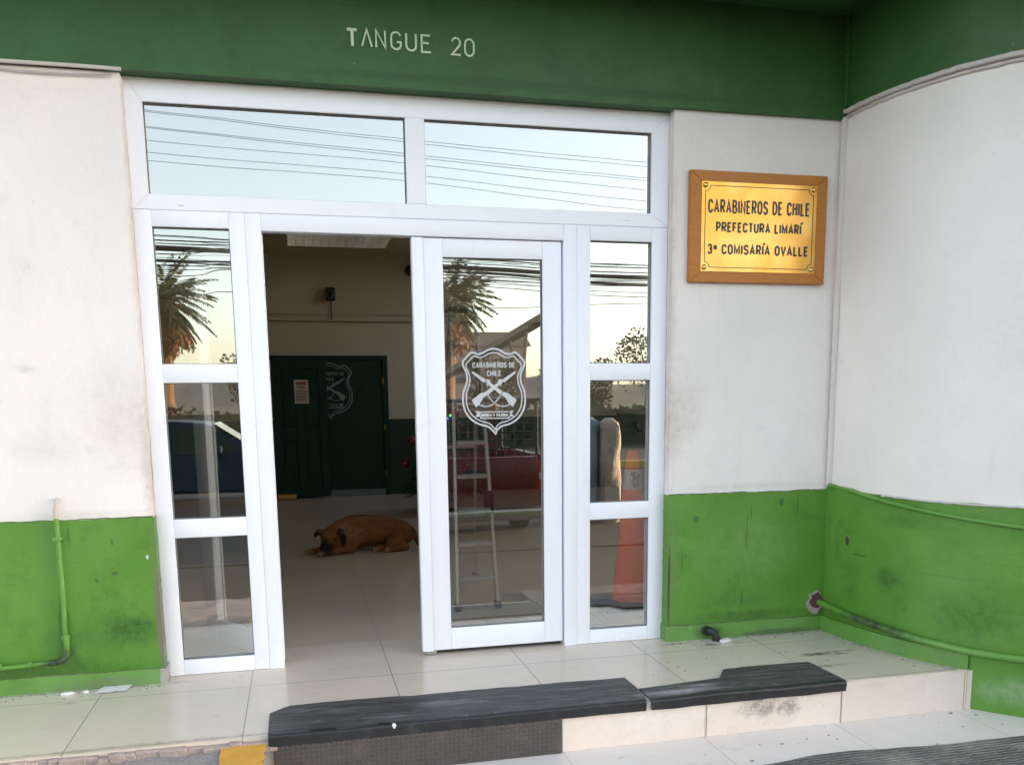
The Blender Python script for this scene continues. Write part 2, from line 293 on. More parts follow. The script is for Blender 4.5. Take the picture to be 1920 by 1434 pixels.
# ------------------------------------------------------------------ mesh helpers
def tag(o, label=None, cat=None, group=None, kind=None):
    for k, v in (('label', label), ('category', cat), ('group', group), ('kind', kind)):
        if v: o[k] = v
    return o
def empty(name, label, cat, loc=(0, 0, 0), rz=0, group=None):
    o = bpy.data.objects.new(name, None); COL.objects.link(o); o.location = loc; o.rotation_euler = (0, 0, rz); o.empty_display_size = .1
    return tag(o, label, cat, group)
class MB:
    """collects shapes and links them as one mesh object"""
    def __init__(s): s.bm = bmesh.new()
    def box(s, a, b, bev=0, rot=None, seg=2):
        r = bmesh.ops.create_cube(s.bm, size=1); vs = r['verts']
        c = Vector([(a[i] + b[i]) / 2 for i in range(3)]); d = [abs(b[i] - a[i]) for i in range(3)]
        for v in vs: v.co = Vector((v.co.x * d[0], v.co.y * d[1], v.co.z * d[2]))
        if bev:
            es = list({e for v in vs for e in v.link_edges})
            rr = bmesh.ops.bevel(s.bm, geom=es, offset=min(bev, min(d) * .45), segments=seg, affect='EDGES', profile=.5); vs = list({v for f in rr['faces'] for v in f.verts} | {v for v in vs if v.is_valid})
        for v in vs: v.co = (rot @ v.co if rot else v.co) + c
        return s
    def prism(s, pts, y0, y1, axis='y'):
        f = {'y': lambda p, d: (p[0], d, p[1]), 'x': lambda p, d: (d, p[0], p[1]), 'z': lambda p, d: (p[0], p[1], d)}[axis]
        A = [s.bm.verts.new(f(p, y0)) for p in pts]; B = [s.bm.verts.new(f(p, y1)) for p in pts]; n = len(pts)
        s.bm.faces.new(A); s.bm.faces.new(B[::-1])
        for i in range(n): s.bm.faces.new((A[i], B[i], B[(i + 1) % n], A[(i + 1) % n]))
        return s
    def tube(s, pts, r, seg=10, smooth=0, caps=True):
        pts = [Vector(p) for p in pts]
        if smooth: pts = catmull(pts, smooth)
        rs = r if isinstance(r, (list, tuple)) else [r] * len(pts)
        if len(rs) != len(pts): rs = [rs[0] + (rs[-1] - rs[0]) * i / (len(pts) - 1) for i in range(len(pts))]
        prev = None; rings = []
        t0 = (pts[1] - pts[0]).normalized(); nrm = t0.orthogonal().normalized()
        for i, p in enumerate(pts):
            t = (pts[min(i + 1, len(pts) - 1)] - pts[max(i - 1, 0)]).normalized()
            nrm = (nrm - t * nrm.dot(t)).normalized(); bn = t.cross(nrm)
            rings.append([s.bm.verts.new(p + (nrm * math.cos(2 * PI * k / seg) + bn * math.sin(2 * PI * k / seg)) * rs[i]) for k in range(seg)])
        for a, b in zip(rings, rings[1:]):
            for k in range(seg): s.bm.faces.new((a[k], a[(k + 1) % seg], b[(k + 1) % seg], b[k]))
        if caps: s.bm.faces.new(rings[0][::-1]); s.bm.faces.new(rings[-1])
        return s
    def cyl(s, a, b, r, seg=16, r2=None): return s.tube([a, b], [r, r if r2 is None else r2], seg)
    def ball(s, c, r, sc=(1, 1, 1), seg=14):
        q = bmesh.ops.create_uvsphere(s.bm, u_segments=seg, v_segments=max(6, seg // 2), radius=1)
        for v in q['verts']: v.co = Vector((v.co.x * r * sc[0], v.co.y * r * sc[1], v.co.z * r * sc[2])) + Vector(c)
        return s
    def lathe(s, prof, c, seg=28):
        rings = [[s.bm.verts.new((c[0] + r * math.cos(2 * PI * k / seg), c[1] + r * math.sin(2 * PI * k / seg), c[2] + z)) for k in range(seg)] for r, z in prof]
        for a, b in zip(rings, rings[1:]):
            for k in range(seg): s.bm.faces.new((a[k], a[(k + 1) % seg], b[(k + 1) % seg], b[k]))
        s.bm.faces.new(rings[0][::-1]); s.bm.faces.new(rings[-1]); return s
    def sheet(s, P, closed=False):
        """P: rows of points"""
        V = [[s.bm.verts.new(p) for p in row] for row in P]
        for a, b in zip(V, V[1:]):
            for k in range(len(a) - 1): s.bm.faces.new((a[k], a[k + 1], b[k + 1], b[k]))
        return s
    def quad(s, c, d, w, n=None):
        """a leaf: lozenge along d"""
        d = Vector(d); c = Vector(c); n = Vector(n) if n else Vector((random.uniform(-1, 1), random.uniform(-1, 1), random.uniform(-1, 1)))
        sd = d.cross(n); sd = (sd.normalized() if sd.length > 1e-6 else d.orthogonal().normalized()) * w
        vs = [s.bm.verts.new(p) for p in (c - d * .5, c + sd, c + d * .5, c - sd)]; s.bm.faces.new(vs); return s
    def build(s, name, m, parent=None, smooth=None, keep=False):
        bmesh.ops.recalc_face_normals(s.bm, faces=s.bm.faces)
        me = bpy.data.meshes.new(name); s.bm.to_mesh(me); s.bm.free()
        if smooth:
            for p in me.polygons: p.use_smooth = True
            try: me.set_sharp_from_angle(angle=R(smooth))
            except Exception: pass
        for q in (m if isinstance(m, list) else [m]): me.materials.append(q)
        o = bpy.data.objects.new(name, me); COL.objects.link(o)
        if parent: o.parent = parent
        return o
def catmull(P, n):
    out = []
    for i in range(len(P) - 1):
        a, b, c, d = P[max(i - 1, 0)], P[i], P[i + 1], P[min(i + 2, len(P) - 1)]
        for k in range(n):
            t = k / n
            out.append(.5 * ((2 * b) + (c - a) * t + (2 * a - 5 * b + 4 * c - d) * t * t + (3 * b - a - 3 * c + d) * t ** 3))
    out.append(P[-1]); return out
def smooth2(P, n, closed=False):
    Q = [Vector((p[0], p[1], 0)) for p in P]
    if closed:
        m_ = len(Q); out = []
        for i in range(m_):
            a, b, c, d = Q[i - 1], Q[i], Q[(i + 1) % m_], Q[(i + 2) % m_]
            for k in range(n):
                t = k / n; v = .5 * ((2 * b) + (c - a) * t + (2 * a - 5 * b + 4 * c - d) * t * t + (3 * b - a - 3 * c + d) * t ** 3); out.append((v.x, v.y))
        return out
    return [(v.x, v.y) for v in catmull(Q, n)]
def one(name, m, parent, *boxes, bev=.003, smooth=None):
    b = MB()
    for a, c in boxes: b.box(a, c, bev)
    return b.build(name, m, parent, smooth)
def copy_tree(o, parent=None):
    c = o.copy(); COL.objects.link(c); c.parent = parent
    for ch in list(o.children): copy_tree(ch, c)
    return c
def text_mesh(name, body, size, m, parent, loc, sx=1, ext=.001, off=0, align='CENTER', rot=(PI / 2, 0, 0)):
    cu = bpy.data.curves.new(name, 'FONT'); cu.body = body; cu.size = size; cu.extrude = ext; cu.offset = off; cu.align_x = align; cu.align_y = 'CENTER'; cu.resolution_u = 4
    t = bpy.data.objects.new(name + '_tmp', cu); COL.objects.link(t)
    dg = bpy.context.evaluated_depsgraph_get(); me = bpy.data.meshes.new_from_object(t.evaluated_get(dg))
    bpy.data.objects.remove(t); bpy.data.curves.remove(cu)
    me.transform(Matrix.Diagonal((sx, 1, 1, 1))); me.name = name
    me.materials.clear(); me.materials.append(m)
    o = bpy.data.objects.new(name, me); COL.objects.link(o); o.location = loc; o.rotation_euler = rot
    if parent: o.parent = parent
    return o
def stroke(b, pts, w, y0, y1, closed=False):
    """flat ribbon of width w along 2-D points in xz, extruded y0..y1, one quad prism per segment with mitred joints"""
    n = len(pts); L, Rr = [], []
    for i in range(n):
        p = Vector(pts[i]); a = Vector(pts[i - 1]) if (i or closed) else p; c = Vector(pts[(i + 1) % n]) if (i < n - 1 or closed) else p
        d1 = (p - a).normalized() if (p - a).length > 1e-9 else (c - p).normalized(); d2 = (c - p).normalized() if (c - p).length > 1e-9 else d1
        d = (d1 + d2); d = d.normalized() if d.length > 1e-6 else d1; nn = Vector((-d.y, d.x)); k = 1 / max(.45, nn.dot(Vector((-d1.y, d1.x))))
        L.append(p + nn * w / 2 * k); Rr.append(p - nn * w / 2 * k)
    f = lambda q, y: b.bm.verts.new((q.x, y, q.y))
    A = [[f(L[i], y0), f(Rr[i], y0), f(Rr[i], y1), f(L[i], y1)] for i in range(n)]
    rng = range(n if closed else n - 1)
    for i in rng:
        p, q = A[i], A[(i + 1) % n]
        for k in range(4): b.bm.faces.new((p[k], p[(k + 1) % 4], q[(k + 1) % 4], q[k]))
    if not closed: b.bm.faces.new(A[0][::-1]); b.bm.faces.new(A[-1])
    return b

_arc = lambda cx, cz, rx, rz, a0, a1, n=8: [(cx + rx * math.cos(R(a0 + (a1 - a0) * i / n)), cz + rz * math.sin(R(a0 + (a1 - a0) * i / n))) for i in range(n + 1)]
_O = [_arc(.5, .7, .5, .3, 0, 180) + _arc(.5, .3, .5, .3, 180, 360) + [(1, .7)]]
GL = {'C': (1, [_arc(.5, .7, .5, .3, 8, 180) + _arc(.5, .3, .5, .3, 180, 352)]), 'A': (1.12, [[(0, 0), (.5, 1), (1, 0)], [(.17, .3), (.83, .3)]]),
      'R': (1, [[(0, 0), (0, 1), (.55, 1)] + _arc(.6, .74, .4, .26, 90, -90) + [(0, .48)], [(.5, .48), (1, 0)]]),
      'B': (1, [[(0, 0), (0, 1), (.5, 1)] + _arc(.52, .77, .4, .23, 90, -90) + [(0, .54)], [(.5, .54)] + _arc(.52, .27, .48, .27, 90, -90) + [(0, 0)]]),
      'I': (.0, [[(.5, 0), (.5, 1)]]), 'N': (1, [[(0, 0), (0, 1), (1, 0), (1, 1)]]), 'E': (.86, [[(1, 1), (0, 1), (0, 0), (1, 0)], [(0, .53), (.88, .53)]]), 'O': (1.02, _O),
      'S': (1, [_arc(.5, .75, .48, .25, 12, 270) + _arc(.5, .25, .5, .25, 90, -168)]), 'D': (1, [[(0, 0), (0, 1), (.4, 1)] + _arc(.4, .6, .6, .4, 90, 0) + _arc(.4, .4, .6, .4, 0, -90) + [(0, 0)]]),
      'H': (1, [[(0, 0), (0, 1)], [(1, 0), (1, 1)], [(0, .53), (1, .53)]]), 'L': (.82, [[(0, 1), (0, 0), (1, 0)]]), 'P': (.95, [[(0, 0), (0, 1), (.55, 1)] + _arc(.58, .72, .42, .28, 90, -90) + [(0, .44)]]),
      'F': (.82, [[(1, 1), (0, 1), (0, 0)], [(0, .52), (.85, .52)]]), 'T': (.95, [[(0, 1), (1, 1)], [(.5, 1), (.5, 0)]]), 'U': (1, [[(0, 1)] + _arc(.5, .28, .5, .28, 180, 360) + [(1, 1)]]),
      'M': (1.3, [[(0, 0), (0, 1), (.5, .15), (1, 1), (1, 0)]]), 'V': (1.1, [[(0, 1), (.5, 0), (1, 1)]]), 'Y': (1.05, [[(0, 1), (.5, .5), (1, 1)], [(.5, .5), (.5, 0)]]),
      '3': (.95, [_arc(.48, .76, .46, .24, 165, -90) + _arc(.48, .26, .5, .26, 90, -165)]), 'ª': (.5, [_arc(.5, .7, .5, .17, 0, 360), [(1.05, .88), (1.05, .5)]]), 'Í': (.0, [[(.5, 0), (.5, 1)], [(.5, 1.16), (1.5, 1.34)]]), ' ': (.35, [])}
def signtext(name, body, wid, H, sw, m, parent, cx, zb, y0, y1):
    """condensed bold sans capitals drawn as strokes, fitted to a width"""
    gap = .74; adv = []; x = 0
    for ch_ in body:
        w = GL[ch_][0]; adv.append((x, w)); x += w + gap
    x -= gap; k = (wid - sw) / x; b = MB(); n = 0
    for ch_, (xx, w) in zip(body, adv):
        w_ = w * k if w > 0 else .012
        for st in GL[ch_][1]:
            n += 1; e = .00012 * (n % 3)
            stroke(b, [(cx - wid / 2 + sw / 2 + xx * k + (p[0] * w_ if w > 0 else (p[0] - .5) * w_), zb + sw / 2 + p[1] * (H - sw)) for p in st], sw, y0 - e, y1 - e)
    return b.build(name, m, parent)

# ------------------------------------------------------------------ setting: ground
# landing slab with tiled top (also the hall floor), tiled riser, ramp, sidewalk, road, park
PATH = [(3.59, -.06), (3.60, -.25), (3.625, -.43), (3.675, -.62), (3.735, -.78), (3.83, -.93), (3.95, -1.08), (4.12, -1.24), (4.45, -1.45), (5.1, -1.75), (6.5, -2.2), (9.5, -3.05)]  # far end stretched out of view so the wall shades the front
CURVE = smooth2(PATH, 6)
b = MB(); b.prism([(-3, -.962), (3.905, -.962), (3.905, .392), (-3, .392)], -.25, 0, 'z')
ld = b.build('landing', M['floor']); tag(ld, kind='structure')
b = MB(); b.prism([(-2.6, .395), (5.45, .395), (5.45, 8.5), (-2.6, 8.5)], -.25, 0, 'z')
tag(b.build('hall_floor', M['hallfloor']), kind='structure')
b = MB(); b.box((-60, -1.9, -.4), (60, -.9, -.2)); tag(b.build('sidewalk', M['sidewalk']), kind='structure')
b = MB(); b.box((-60, -4.2, -.4), (60, -1.9, -.204)); tag(b.build('forecourt', M['court']), kind='structure')
b = MB(); b.box((-60, -4.36, -.5), (60, -4.2, -.195), .015); tag(b.build('kerb', M['court']), kind='structure')
b = MB(); b.sheet([[(-400, -400, -.36), (400, -400, -.36)], [(-400, 60, -.36), (400, 60, -.36)]]); tag(b.build('road', M['road']), kind='structure')
b = MB(); b.box((-60, -16.35, -.5), (80, -16.1, -.2), .015); tag(b.build('park_kerb', M['kerb']), kind='structure')
b = MB(); b.box((-60, -390, -.5), (80, -16.35, -.22)); tag(b.build('park_lawn', M['lawn']), kind='structure')
b = MB()
rows = []
for j in range(7):
    row = []
    for i in range(61):
        x = -220 + i * 8; h = (9 + 7 * mnoise.noise((x * .013, 3.1, 0)) + 2.5 * mnoise.noise((x * .05, 8, 0))) * [0, .35, .8, 1, .8, .4, 0][j]
        row.append((x, -260 - j * 14, h - .5))
    rows.append(row)
b.sheet(rows); tag(b.build('hills', M['hill'], smooth=60), kind='structure')
# cream riser under the nosing
b = MB()
for x0, x1 in ((1.742, 2.43), (2.434, 3.128), (3.132, 3.812), (3.816, 3.9)):
    b.box((x0, -.975, -.2), (x1, -.96, -.006 if x0 < 3.8 else -.002), .002)
tag(b.build('step_riser', M['riser']), kind='structure')
# rough ramp left of the step, below the broken tile edge
b = MB(); rows = []
for j in range(26):
    y = -.93 - j * .06
    rows.append([(x, y, -.035 - .12 * max(0, (j - 1) / 25) + .012 * mnoise.noise((x * 9, y * 9, 0)) + .006 * mnoise.noise((x * 30, y * 30, 5))) for x in [-3 + i * .04 for i in range(88)]])
b.sheet(rows)
b.sheet([[(.48, -.93 - j * .06, -.045 - .12 * max(0, (j - 1) / 25)) for j in range(26)], [(.48, -.93 - j * .06, -.21) for j in range(26)]])
tag(b.build('concrete_ramp', M['conc'], smooth=50), kind='structure')
# crumbling mortar where the tile edge has broken away
b = MB()
x = -3.0
while x < .5:
    w = random.uniform(.03, .10); 
    b.box((x, -.985 - random.uniform(0, .02), -.06), (x + w * 1.1, -.955, -.006 - random.uniform(0, .012)), .006, seg=1); x += w
tag(b.build('mortar_edge', M['mortar']), kind='structure')
b = MB(); rows = []
for j in range(9):
    y = -.975 - j * .035
    rows.append([(.315 + .17 * i / 8 + (.012 * mnoise.noise((y * 30, i, 2)) if i in (0, 8) else 0), y + (.01 * mnoise.noise((i * 3, 1, 2)) if j in (0, 8) else 0), -.02 - .0048 * max(0, j * .6 - .6) + .002 * mnoise.noise((i * 2.1, j * 2.3, 0))) for i in range(9)])
b.sheet(rows)
tag(b.build('yellow_marking', M['yellow'], smooth=40), 'worn yellow paint block on the concrete beside the black step mat', 'marking')

# ------------------------------------------------------------------ the police station
ST = empty('police_station', 'police station front with white plaster walls, light green dado and dark green band', 'building')
WT, DT = 2.79, .812       # top of plaster, top of dado
LW, RW = -.075, -.06      # faces of the two flat walls
def wallsheet(xs, zf, y, seed=0, amp=.004):
    """wavy hand-trowelled plaster sheet, zf(x) -> list of z"""
    return [[(x, y + amp * mnoise.noise((x * 2.3, z * 2.3, seed)), z) for z in zf(x)] for x in xs]
def slab(name, x0, x1, z0, z1, y, m, parent=ST, depth=.14, jag=0, seed=0, nx=40, nz=30, bevel_side=None):
    b = MB(); P = []
    for i in range(nx + 1):
        x = x0 + (x1 - x0) * i / nx
        zt = z1 + jag * mnoise.noise((x * 9, seed, 0)) + jag * .6 * mnoise.noise((x * 31, seed, 4))
        P.append([(x + (0 if 0 < i < nx else .004 * mnoise.noise((seed, k * .9, i))), y + .004 * mnoise.noise((x * 2.3, (z0 + (zt - z0) * k / nz) * 2.3, seed)), z0 + (zt - z0) * k / nz) for k in range(nz + 1)])
    b.sheet(P)
    # returns at both ends, top and bottom
    for row in (P[0], P[-1]): b.sheet([row, [(p[0], y + depth, p[2]) for p in row]])
    top = [r[-1] for r in P]; b.sheet([top, [(p[0], y + depth, p[2]) for p in top]])
    bot = [r[0] for r in P]; b.sheet([bot, [(p[0], y + depth, p[2]) for p in bot]])
    return b.build(name, m, parent, smooth=35)
def curved(name, z0, z1, off, m, parent=ST, jag=0, seed=0, nz=24, z1f=None, pts=None, cap=True):
    pts = pts or CURVE; b = MB(); P = []
    for i, p in enumerate(pts):
        a = Vector(pts[max(i - 1, 0)]); c = Vector(pts[min(i + 1, len(pts) - 1)]); d = (c - a).normalized(); n = Vector((d.y, -d.x))   # outward: away from the building
        if n.x > 0: n = -n
        zt = (z1f(i / (len(pts) - 1), p) if z1f else z1) + jag * mnoise.noise((p[0] * 9, p[1] * 9, seed))
        q = Vector(p) + n * off
        P.append([(q.x + n.x * .006 * mnoise.noise((p[1] * 3, (z0 + (zt - z0) * k / nz) * 2, seed)), q.y, z0 + (zt - z0) * k / nz) for k in range(nz + 1)])
        if i == 0: inn = n
    b.sheet(P)
    if cap:
        for k in (-1, 0):
            e = [r[k] for r in P]; b.sheet([e, [(p[0] + .12, p[1] + .05, p[2]) for p in e]])
    return b.build(name, m, parent, smooth=45)
slab('plaster_wall', -3, -.012, DT - .01, WT - .01, LW, M['plaster'], seed=1)
slab('plaster_wall', 2.618, 3.60, DT - .005, WT + .03, RW, M['plaster'], seed=2)
curved('plaster_wall', .7, 2.83, 0, M['plaster'], seed=3)
slab('green_dado', -3, -.008, .07, DT - .002, LW - .006, M['dado'], jag=.006, seed=4)
slab('green_dado', 2.614, 3.60, .08, DT + .004, RW - .006, M['dado'], jag=.006, seed=5)
dz = lambda t, p: .83 - .012 * min(1, max(0, (-p[1] - .2) / .9))
curved('green_dado', -.2, .82, .006, M['dado'], jag=.008, seed=6, z1f=dz)
slab('green_skirting', -3, .002, -.02, .078, LW - .028, M['skirt'], jag=.003, seed=7, nz=4)
slab('green_skirting', 2.606, 3.60, -.02, .088, RW - .022, M['skirt'], jag=.003, seed=8, nz=4)
curved('green_skirting', -.02, .088, .022, M['skirt'], seed=9, nz=4, pts=[p for p in CURVE if p[1] > -.975])
# dark green band over the door, flush over the walls, with its soffit over the recessed door
fb = slab('dark_green_band', -3, 3.60, WT, 3.30, LW - .012, M['fascia'], seed=11, depth=.16, nx=60)
curved('dark_green_band', 2.83, 3.30, .008, M['fascia'], seed=12)
# letters of the street address, single-stroke capitals without a crossbar in the A
def letters(parent):
    b = MB(); H = .073; w = .0085; y0, y1 = LW - .019, LW - .0125
    arc = lambda cx, cz, rx, rz, a0, a1, n=9: [(cx + rx * math.cos(R(a0 + (a1 - a0) * i / n)), cz + rz * math.sin(R(a0 + (a1 - a0) * i / n))) for i in range(n + 1)]
    G = {'A': [[(0, 0), (.5, 1), (1, 0)]], 'N': [[(0, 0), (0, 1), (1, 0), (1, 1)]],
         'G': [arc(.5, .72, .48, .28, 20, 180) + arc(.5, .28, .48, .28, 180, 360) + [(.98, .42), (.6, .42)]],
         'U': [[(0, 1)] + arc(.5, .3, .5, .3, 180, 360) + [(1, 1)]], 'E': [[(.95, 1), (0, 1), (0, 0), (1, 0)], [(0, .54), (.8, .54)]],
         '2': [arc(.5, .72, .45, .28, 170, -35) + [(.05, 0), (1, 0)]], '0': [arc(.5, .7, .5, .3, 0, 180) + arc(.5, .3, .5, .3, 180, 360) + [(1, .7)]]}
    for ch, x0, x1, zb in (('A', 1.062, 1.107, 2.957), ('N', 1.127, 1.169, 2.957), ('G', 1.196, 1.242, 2.955), ('U', 1.267, 1.312, 2.954), ('E', 1.339, 1.381, 2.952), ('2', 1.480, 1.524, 2.952), ('0', 1.545, 1.587, 2.951)):
        for st in G[ch]: stroke(b, [(x0 + p[0] * (x1 - x0), zb + p[1] * H) for p in st], w, y0, y1)
    stroke(b, [(.995, 3.024), (1.040, 3.024)], .013, y0, y1); stroke(b, [(1.018, 3.018), (1.018, 2.954)], .013, y0, y1)
    bmesh.ops.translate(b.bm, verts=b.bm.verts, vec=(-.012, 0, .003))
    return b.build('lettering', M['letter'], parent)
letters(fb)
# canopy slab over the entrance and the added unseen storey above it
b = MB(); b.prism([(-3.5, .1), (-3.5, -.72), (2.75, -.72), (3.0, -1.2), (3.35, -1.75), (4.2, -2.3), (6.2, -3.0), (9.5, -3.8), (10, 0), (10, .1)], 3.30, 3.48, 'z')
b.build('canopy', M['fascia'], ST)
b = MB(); b.box((-3.5, -.1, 3.48), (10, .3, 5)); b.prism(CURVE + [(9.7, .2), (3.6, .2)], 3.48, 7, 'z'); b.build('sun_shade_wall', M['plaster'], ST)  # right wing carried up high, unseen, to keep low sun off the front
# hall shell
b = MB(); b.box((-2.6, 8.42, 0), (5.45, 8.6, 3.3)); b.box((-2.75, .1, 0), (-2.6, 8.6, 3.3)); b.box((5.37, .1, 0), (5.55, 8.6, 3.3)); b.box((-3, .07, 0), (-.03, .2, 3.3)); b.box((2.63, .07, 0), (5.5, .2, 3.3)); b.box((-.03, .1, 2.8), (2.63, .2, 3.3))
b.build('hall_wall', M['hallwall'], ST)
b = MB(); b.box((-2.6, 8.408, 0), (5.37, 8.419, 1.07)); b.box((5.358, .22, 0), (5.369, 8.4, 1.10)); b.box((-2.599, .22, 0), (-2.588, 8.4, 1.08)); b.build('hall_dado', M['halldado'], ST)
b = MB()  # two unseen roof openings added to let daylight into the hall
for q in ((-2.8, .12, 5.6, .45), (-2.8, .45, 1.8, 2.0), (5.2, .45, 5.6, 2.0), (-2.8, 2.0, 5.6, 5.4), (-2.8, 5.4, 2.6, 7.2), (5.2, 5.4, 5.6, 7.2), (-2.8, 7.2, 5.6, 8.7)): b.box((q[0], q[1], 3.3), (q[2], q[3], 3.45))
b.build('hall_ceiling', M['hallceil'], ST)
# cable-and-moulding strip under the dark band
b = MB(); 
b.tube([(x, LW - .02, WT - .004 + .006 * mnoise.noise((x * 2, 0, 1))) for x in [-3 + .15 * i for i in range(21)]], .009, 8)
b.tube([(-3, LW - .014, 2.775), (-1.2, LW - .014, 2.775), (-.6, LW - .016, 2.768), (-.42, LW - .016, 2.755), (-.2, LW - .016, 2.758), (-.04, LW - .016, 2.764)], .0045, 6, 6)
b.build('moulding', M['cable'], ST, smooth=60)
b = MB(); b.tube([(2.61, RW - .016, 2.80), (2.75, RW - .012, 2.812), (3.0, RW - .01, 2.815), (3.3, RW - .012, 2.818), (3.58, RW - .014, 2.823)], .008, 8, 6)
b.tube([(2.62, RW - .012, 2.802), (2.9, RW - .01, 2.806), (3.2, RW - .01, 2.808), (3.56, RW - .012, 2.808)], .0045, 6, 6); b.build('moulding', M['cable'], ST, smooth=60)
def along(off, z, i0=0, i1=None):
    out = []
    for i, p in list(enumerate(CURVE))[i0:i1]:
        a = Vector(CURVE[max(i - 1, 0)]); c = Vector(CURVE[min(i + 1, len(CURVE) - 1)]); d = (c - a).normalized(); n = Vector((d.y, -d.x)); n = -n if n.x > 0 else n
        q = Vector(p) + n * off; out.append((q.x, q.y, z(i) if callable(z) else z))
    return out
b = MB(); b.tube(along(.014, lambda i: 2.828 + .005 * mnoise.noise((i * .7, 0, 0))), .013, 8); b.tube(along(.010, lambda i: 2.80 + .006 * mnoise.noise((i * .6, 4, 0))), .0045, 6); b.build('moulding', M['cable'], ST, smooth=60)
b = MB(); b.tube(along(.009, lambda i: .828 - .012 * min(1, i / 30) + .004 * mnoise.noise((i * .9, 7, 0)), 14), .006, 6); b.build('moulding', M['cable'], ST, smooth=60)

M['edge'] = mat('dirty paint ridge', (.10, .14, .06), .7, var=.6, vs=9, dirt=(.5, .46, .42, .8), ds=5)
for x0, x1, y, z in ((-3, -.012, LW - .006, DT - .001), (2.616, 3.58, RW - .006, DT + .006), (-3, 0, LW - .029, .079), (2.61, 3.58, RW - .023, .089)):
    b = MB(); n = int((x1 - x0) / .02)
    b.tube([(x0 + (x1 - x0) * i / n, y + .0015, z + .005 * mnoise.noise((i * .21, z * 9, y)) + .003 * mnoise.noise((i * .83, z, 3))) for i in range(n + 1)], [.0022 + .002 * abs(mnoise.noise((i * .4, 7, z))) for i in range(n + 1)], 5)
    b.build('paint_edge', M['edge'], ST, smooth=60)
# ------------------------------------------------------------------ entrance glazing
EN = empty('entrance_door', 'white framed glazed double entrance door with sidelights and transom, left leaf open', 'door', (0, 0, 0))
FY0, FY1 = 0.0, .07
def bars(name, L, parent, y0=FY0, y1=FY1, bev=.0022, m='frame'):
    b = MB()
    for x0, x1, z0, z1 in L: b.box((x0, y0, z0), (x1, y1, z1), bev)
    return b.build(name, M[m], parent, smooth=40)
# outer frame of the transom light, with mitred corners, and the fixed frame under it
b = MB(); y0, y1 = FY0, FY1
X0, X1, Z0, Z1 = -.0115, 2.6165, 2.222, 2.79
for q in ([(X0, Z1), (X1, Z1), (2.52, 2.687), (.064, 2.687)], [(X0, Z0), (X0, Z1 - .001), (.064, 2.6865), (.064, 2.291)], [(X1, Z0), (2.52, 2.291), (2.52, 2.6865), (X1, Z1 - .001)], [(X0 + .001, Z0), (.0645, 2.2905), (2.5195, 2.2905), (X1 - .001, Z0)], [(1.248, 2.2915), (1.342, 2.2915), (1.342, 2.6865), (1.248, 2.6865)]):
    b.prism(q, y0, y1)
bmesh.ops.bevel(b.bm, geom=b.bm.edges[:], offset=.002, segments=2, affect='EDGES')
tf = b.build('transom_frame', M['frame'], EN, smooth=40)
bars('door_frame', [(.479, .552, 0, 2.2205), (2.046 - .001, 2.116, 0, 2.2205)], EN)
bars('door_frame', [(.5526, 2.0444, 2.142, 2.2205)], EN)
def gaskets(parent, x0, x1, z0, z1, y=.014, w=.0035):  # dark seal strips, also standing in for the shade of the pane recess
    b = MB()
    for q in ((x0, x1, z1 - w, z1), (x0, x1, z0, z0 + w * .7), (x0, x0 + w * .7, z0, z1), (x1 - w, x1, z0, z1)): b.box((q[0], y, q[2]), (q[1], y + .008, q[3]))
    return b.build('gasket', M['gasket'], parent)
def pane(name, x0, x1, z0, z1, parent, y=.03):
    b = MB(); b.box((x0 - .006, y, z0 - .006), (x1 + .006, y + .006, z1 + .006)); o = b.build(name, M['glass'], parent); gaskets(o, x0, x1, z0, z1); return o
pane('transom_pane', .064, 1.248, 2.291, 2.687, EN); pane('transom_pane', 1.342, 2.52, 2.291, 2.687, EN)
def drain(parent, x, z):
    b = MB(); b.box((x - .014, FY0 - .006, z - .004), (x + .014, FY0 + .003, z + .004), .003); b.build('drain_cap', M['frame'], parent)
drain(tf, .20, 2.245); drain(tf, 2.39, 2.252)
for a0, a1, p0, p1 in ((-.0105, .4782, .067, .407), (2.1168, 2.6155, 2.189, 2.529)):
    sl = bars('sidelight', [(a0, p0, .002, 2.2205), (p1, a1, .002, 2.2205), (p0 + .0005, p1 - .0005, .002, .078), (p0 + .0005, p1 - .0005, 2.147, 2.2205)], EN)
    bars('glazing_bar', [(p0 + .0005, p1 - .0005, 1.436, 1.524)], sl, .002, .068); bars('glazing_bar', [(p0 + .0005, p1 - .0005, .692, .783)], sl, .002, .068)
    for z0, z1 in ((.078, .692), (.783, 1.436), (1.524, 2.147)): pane('pane', p0, p1, z0, z1, sl)
    drain(sl, (p0 + p1) / 2 + .02, .03)
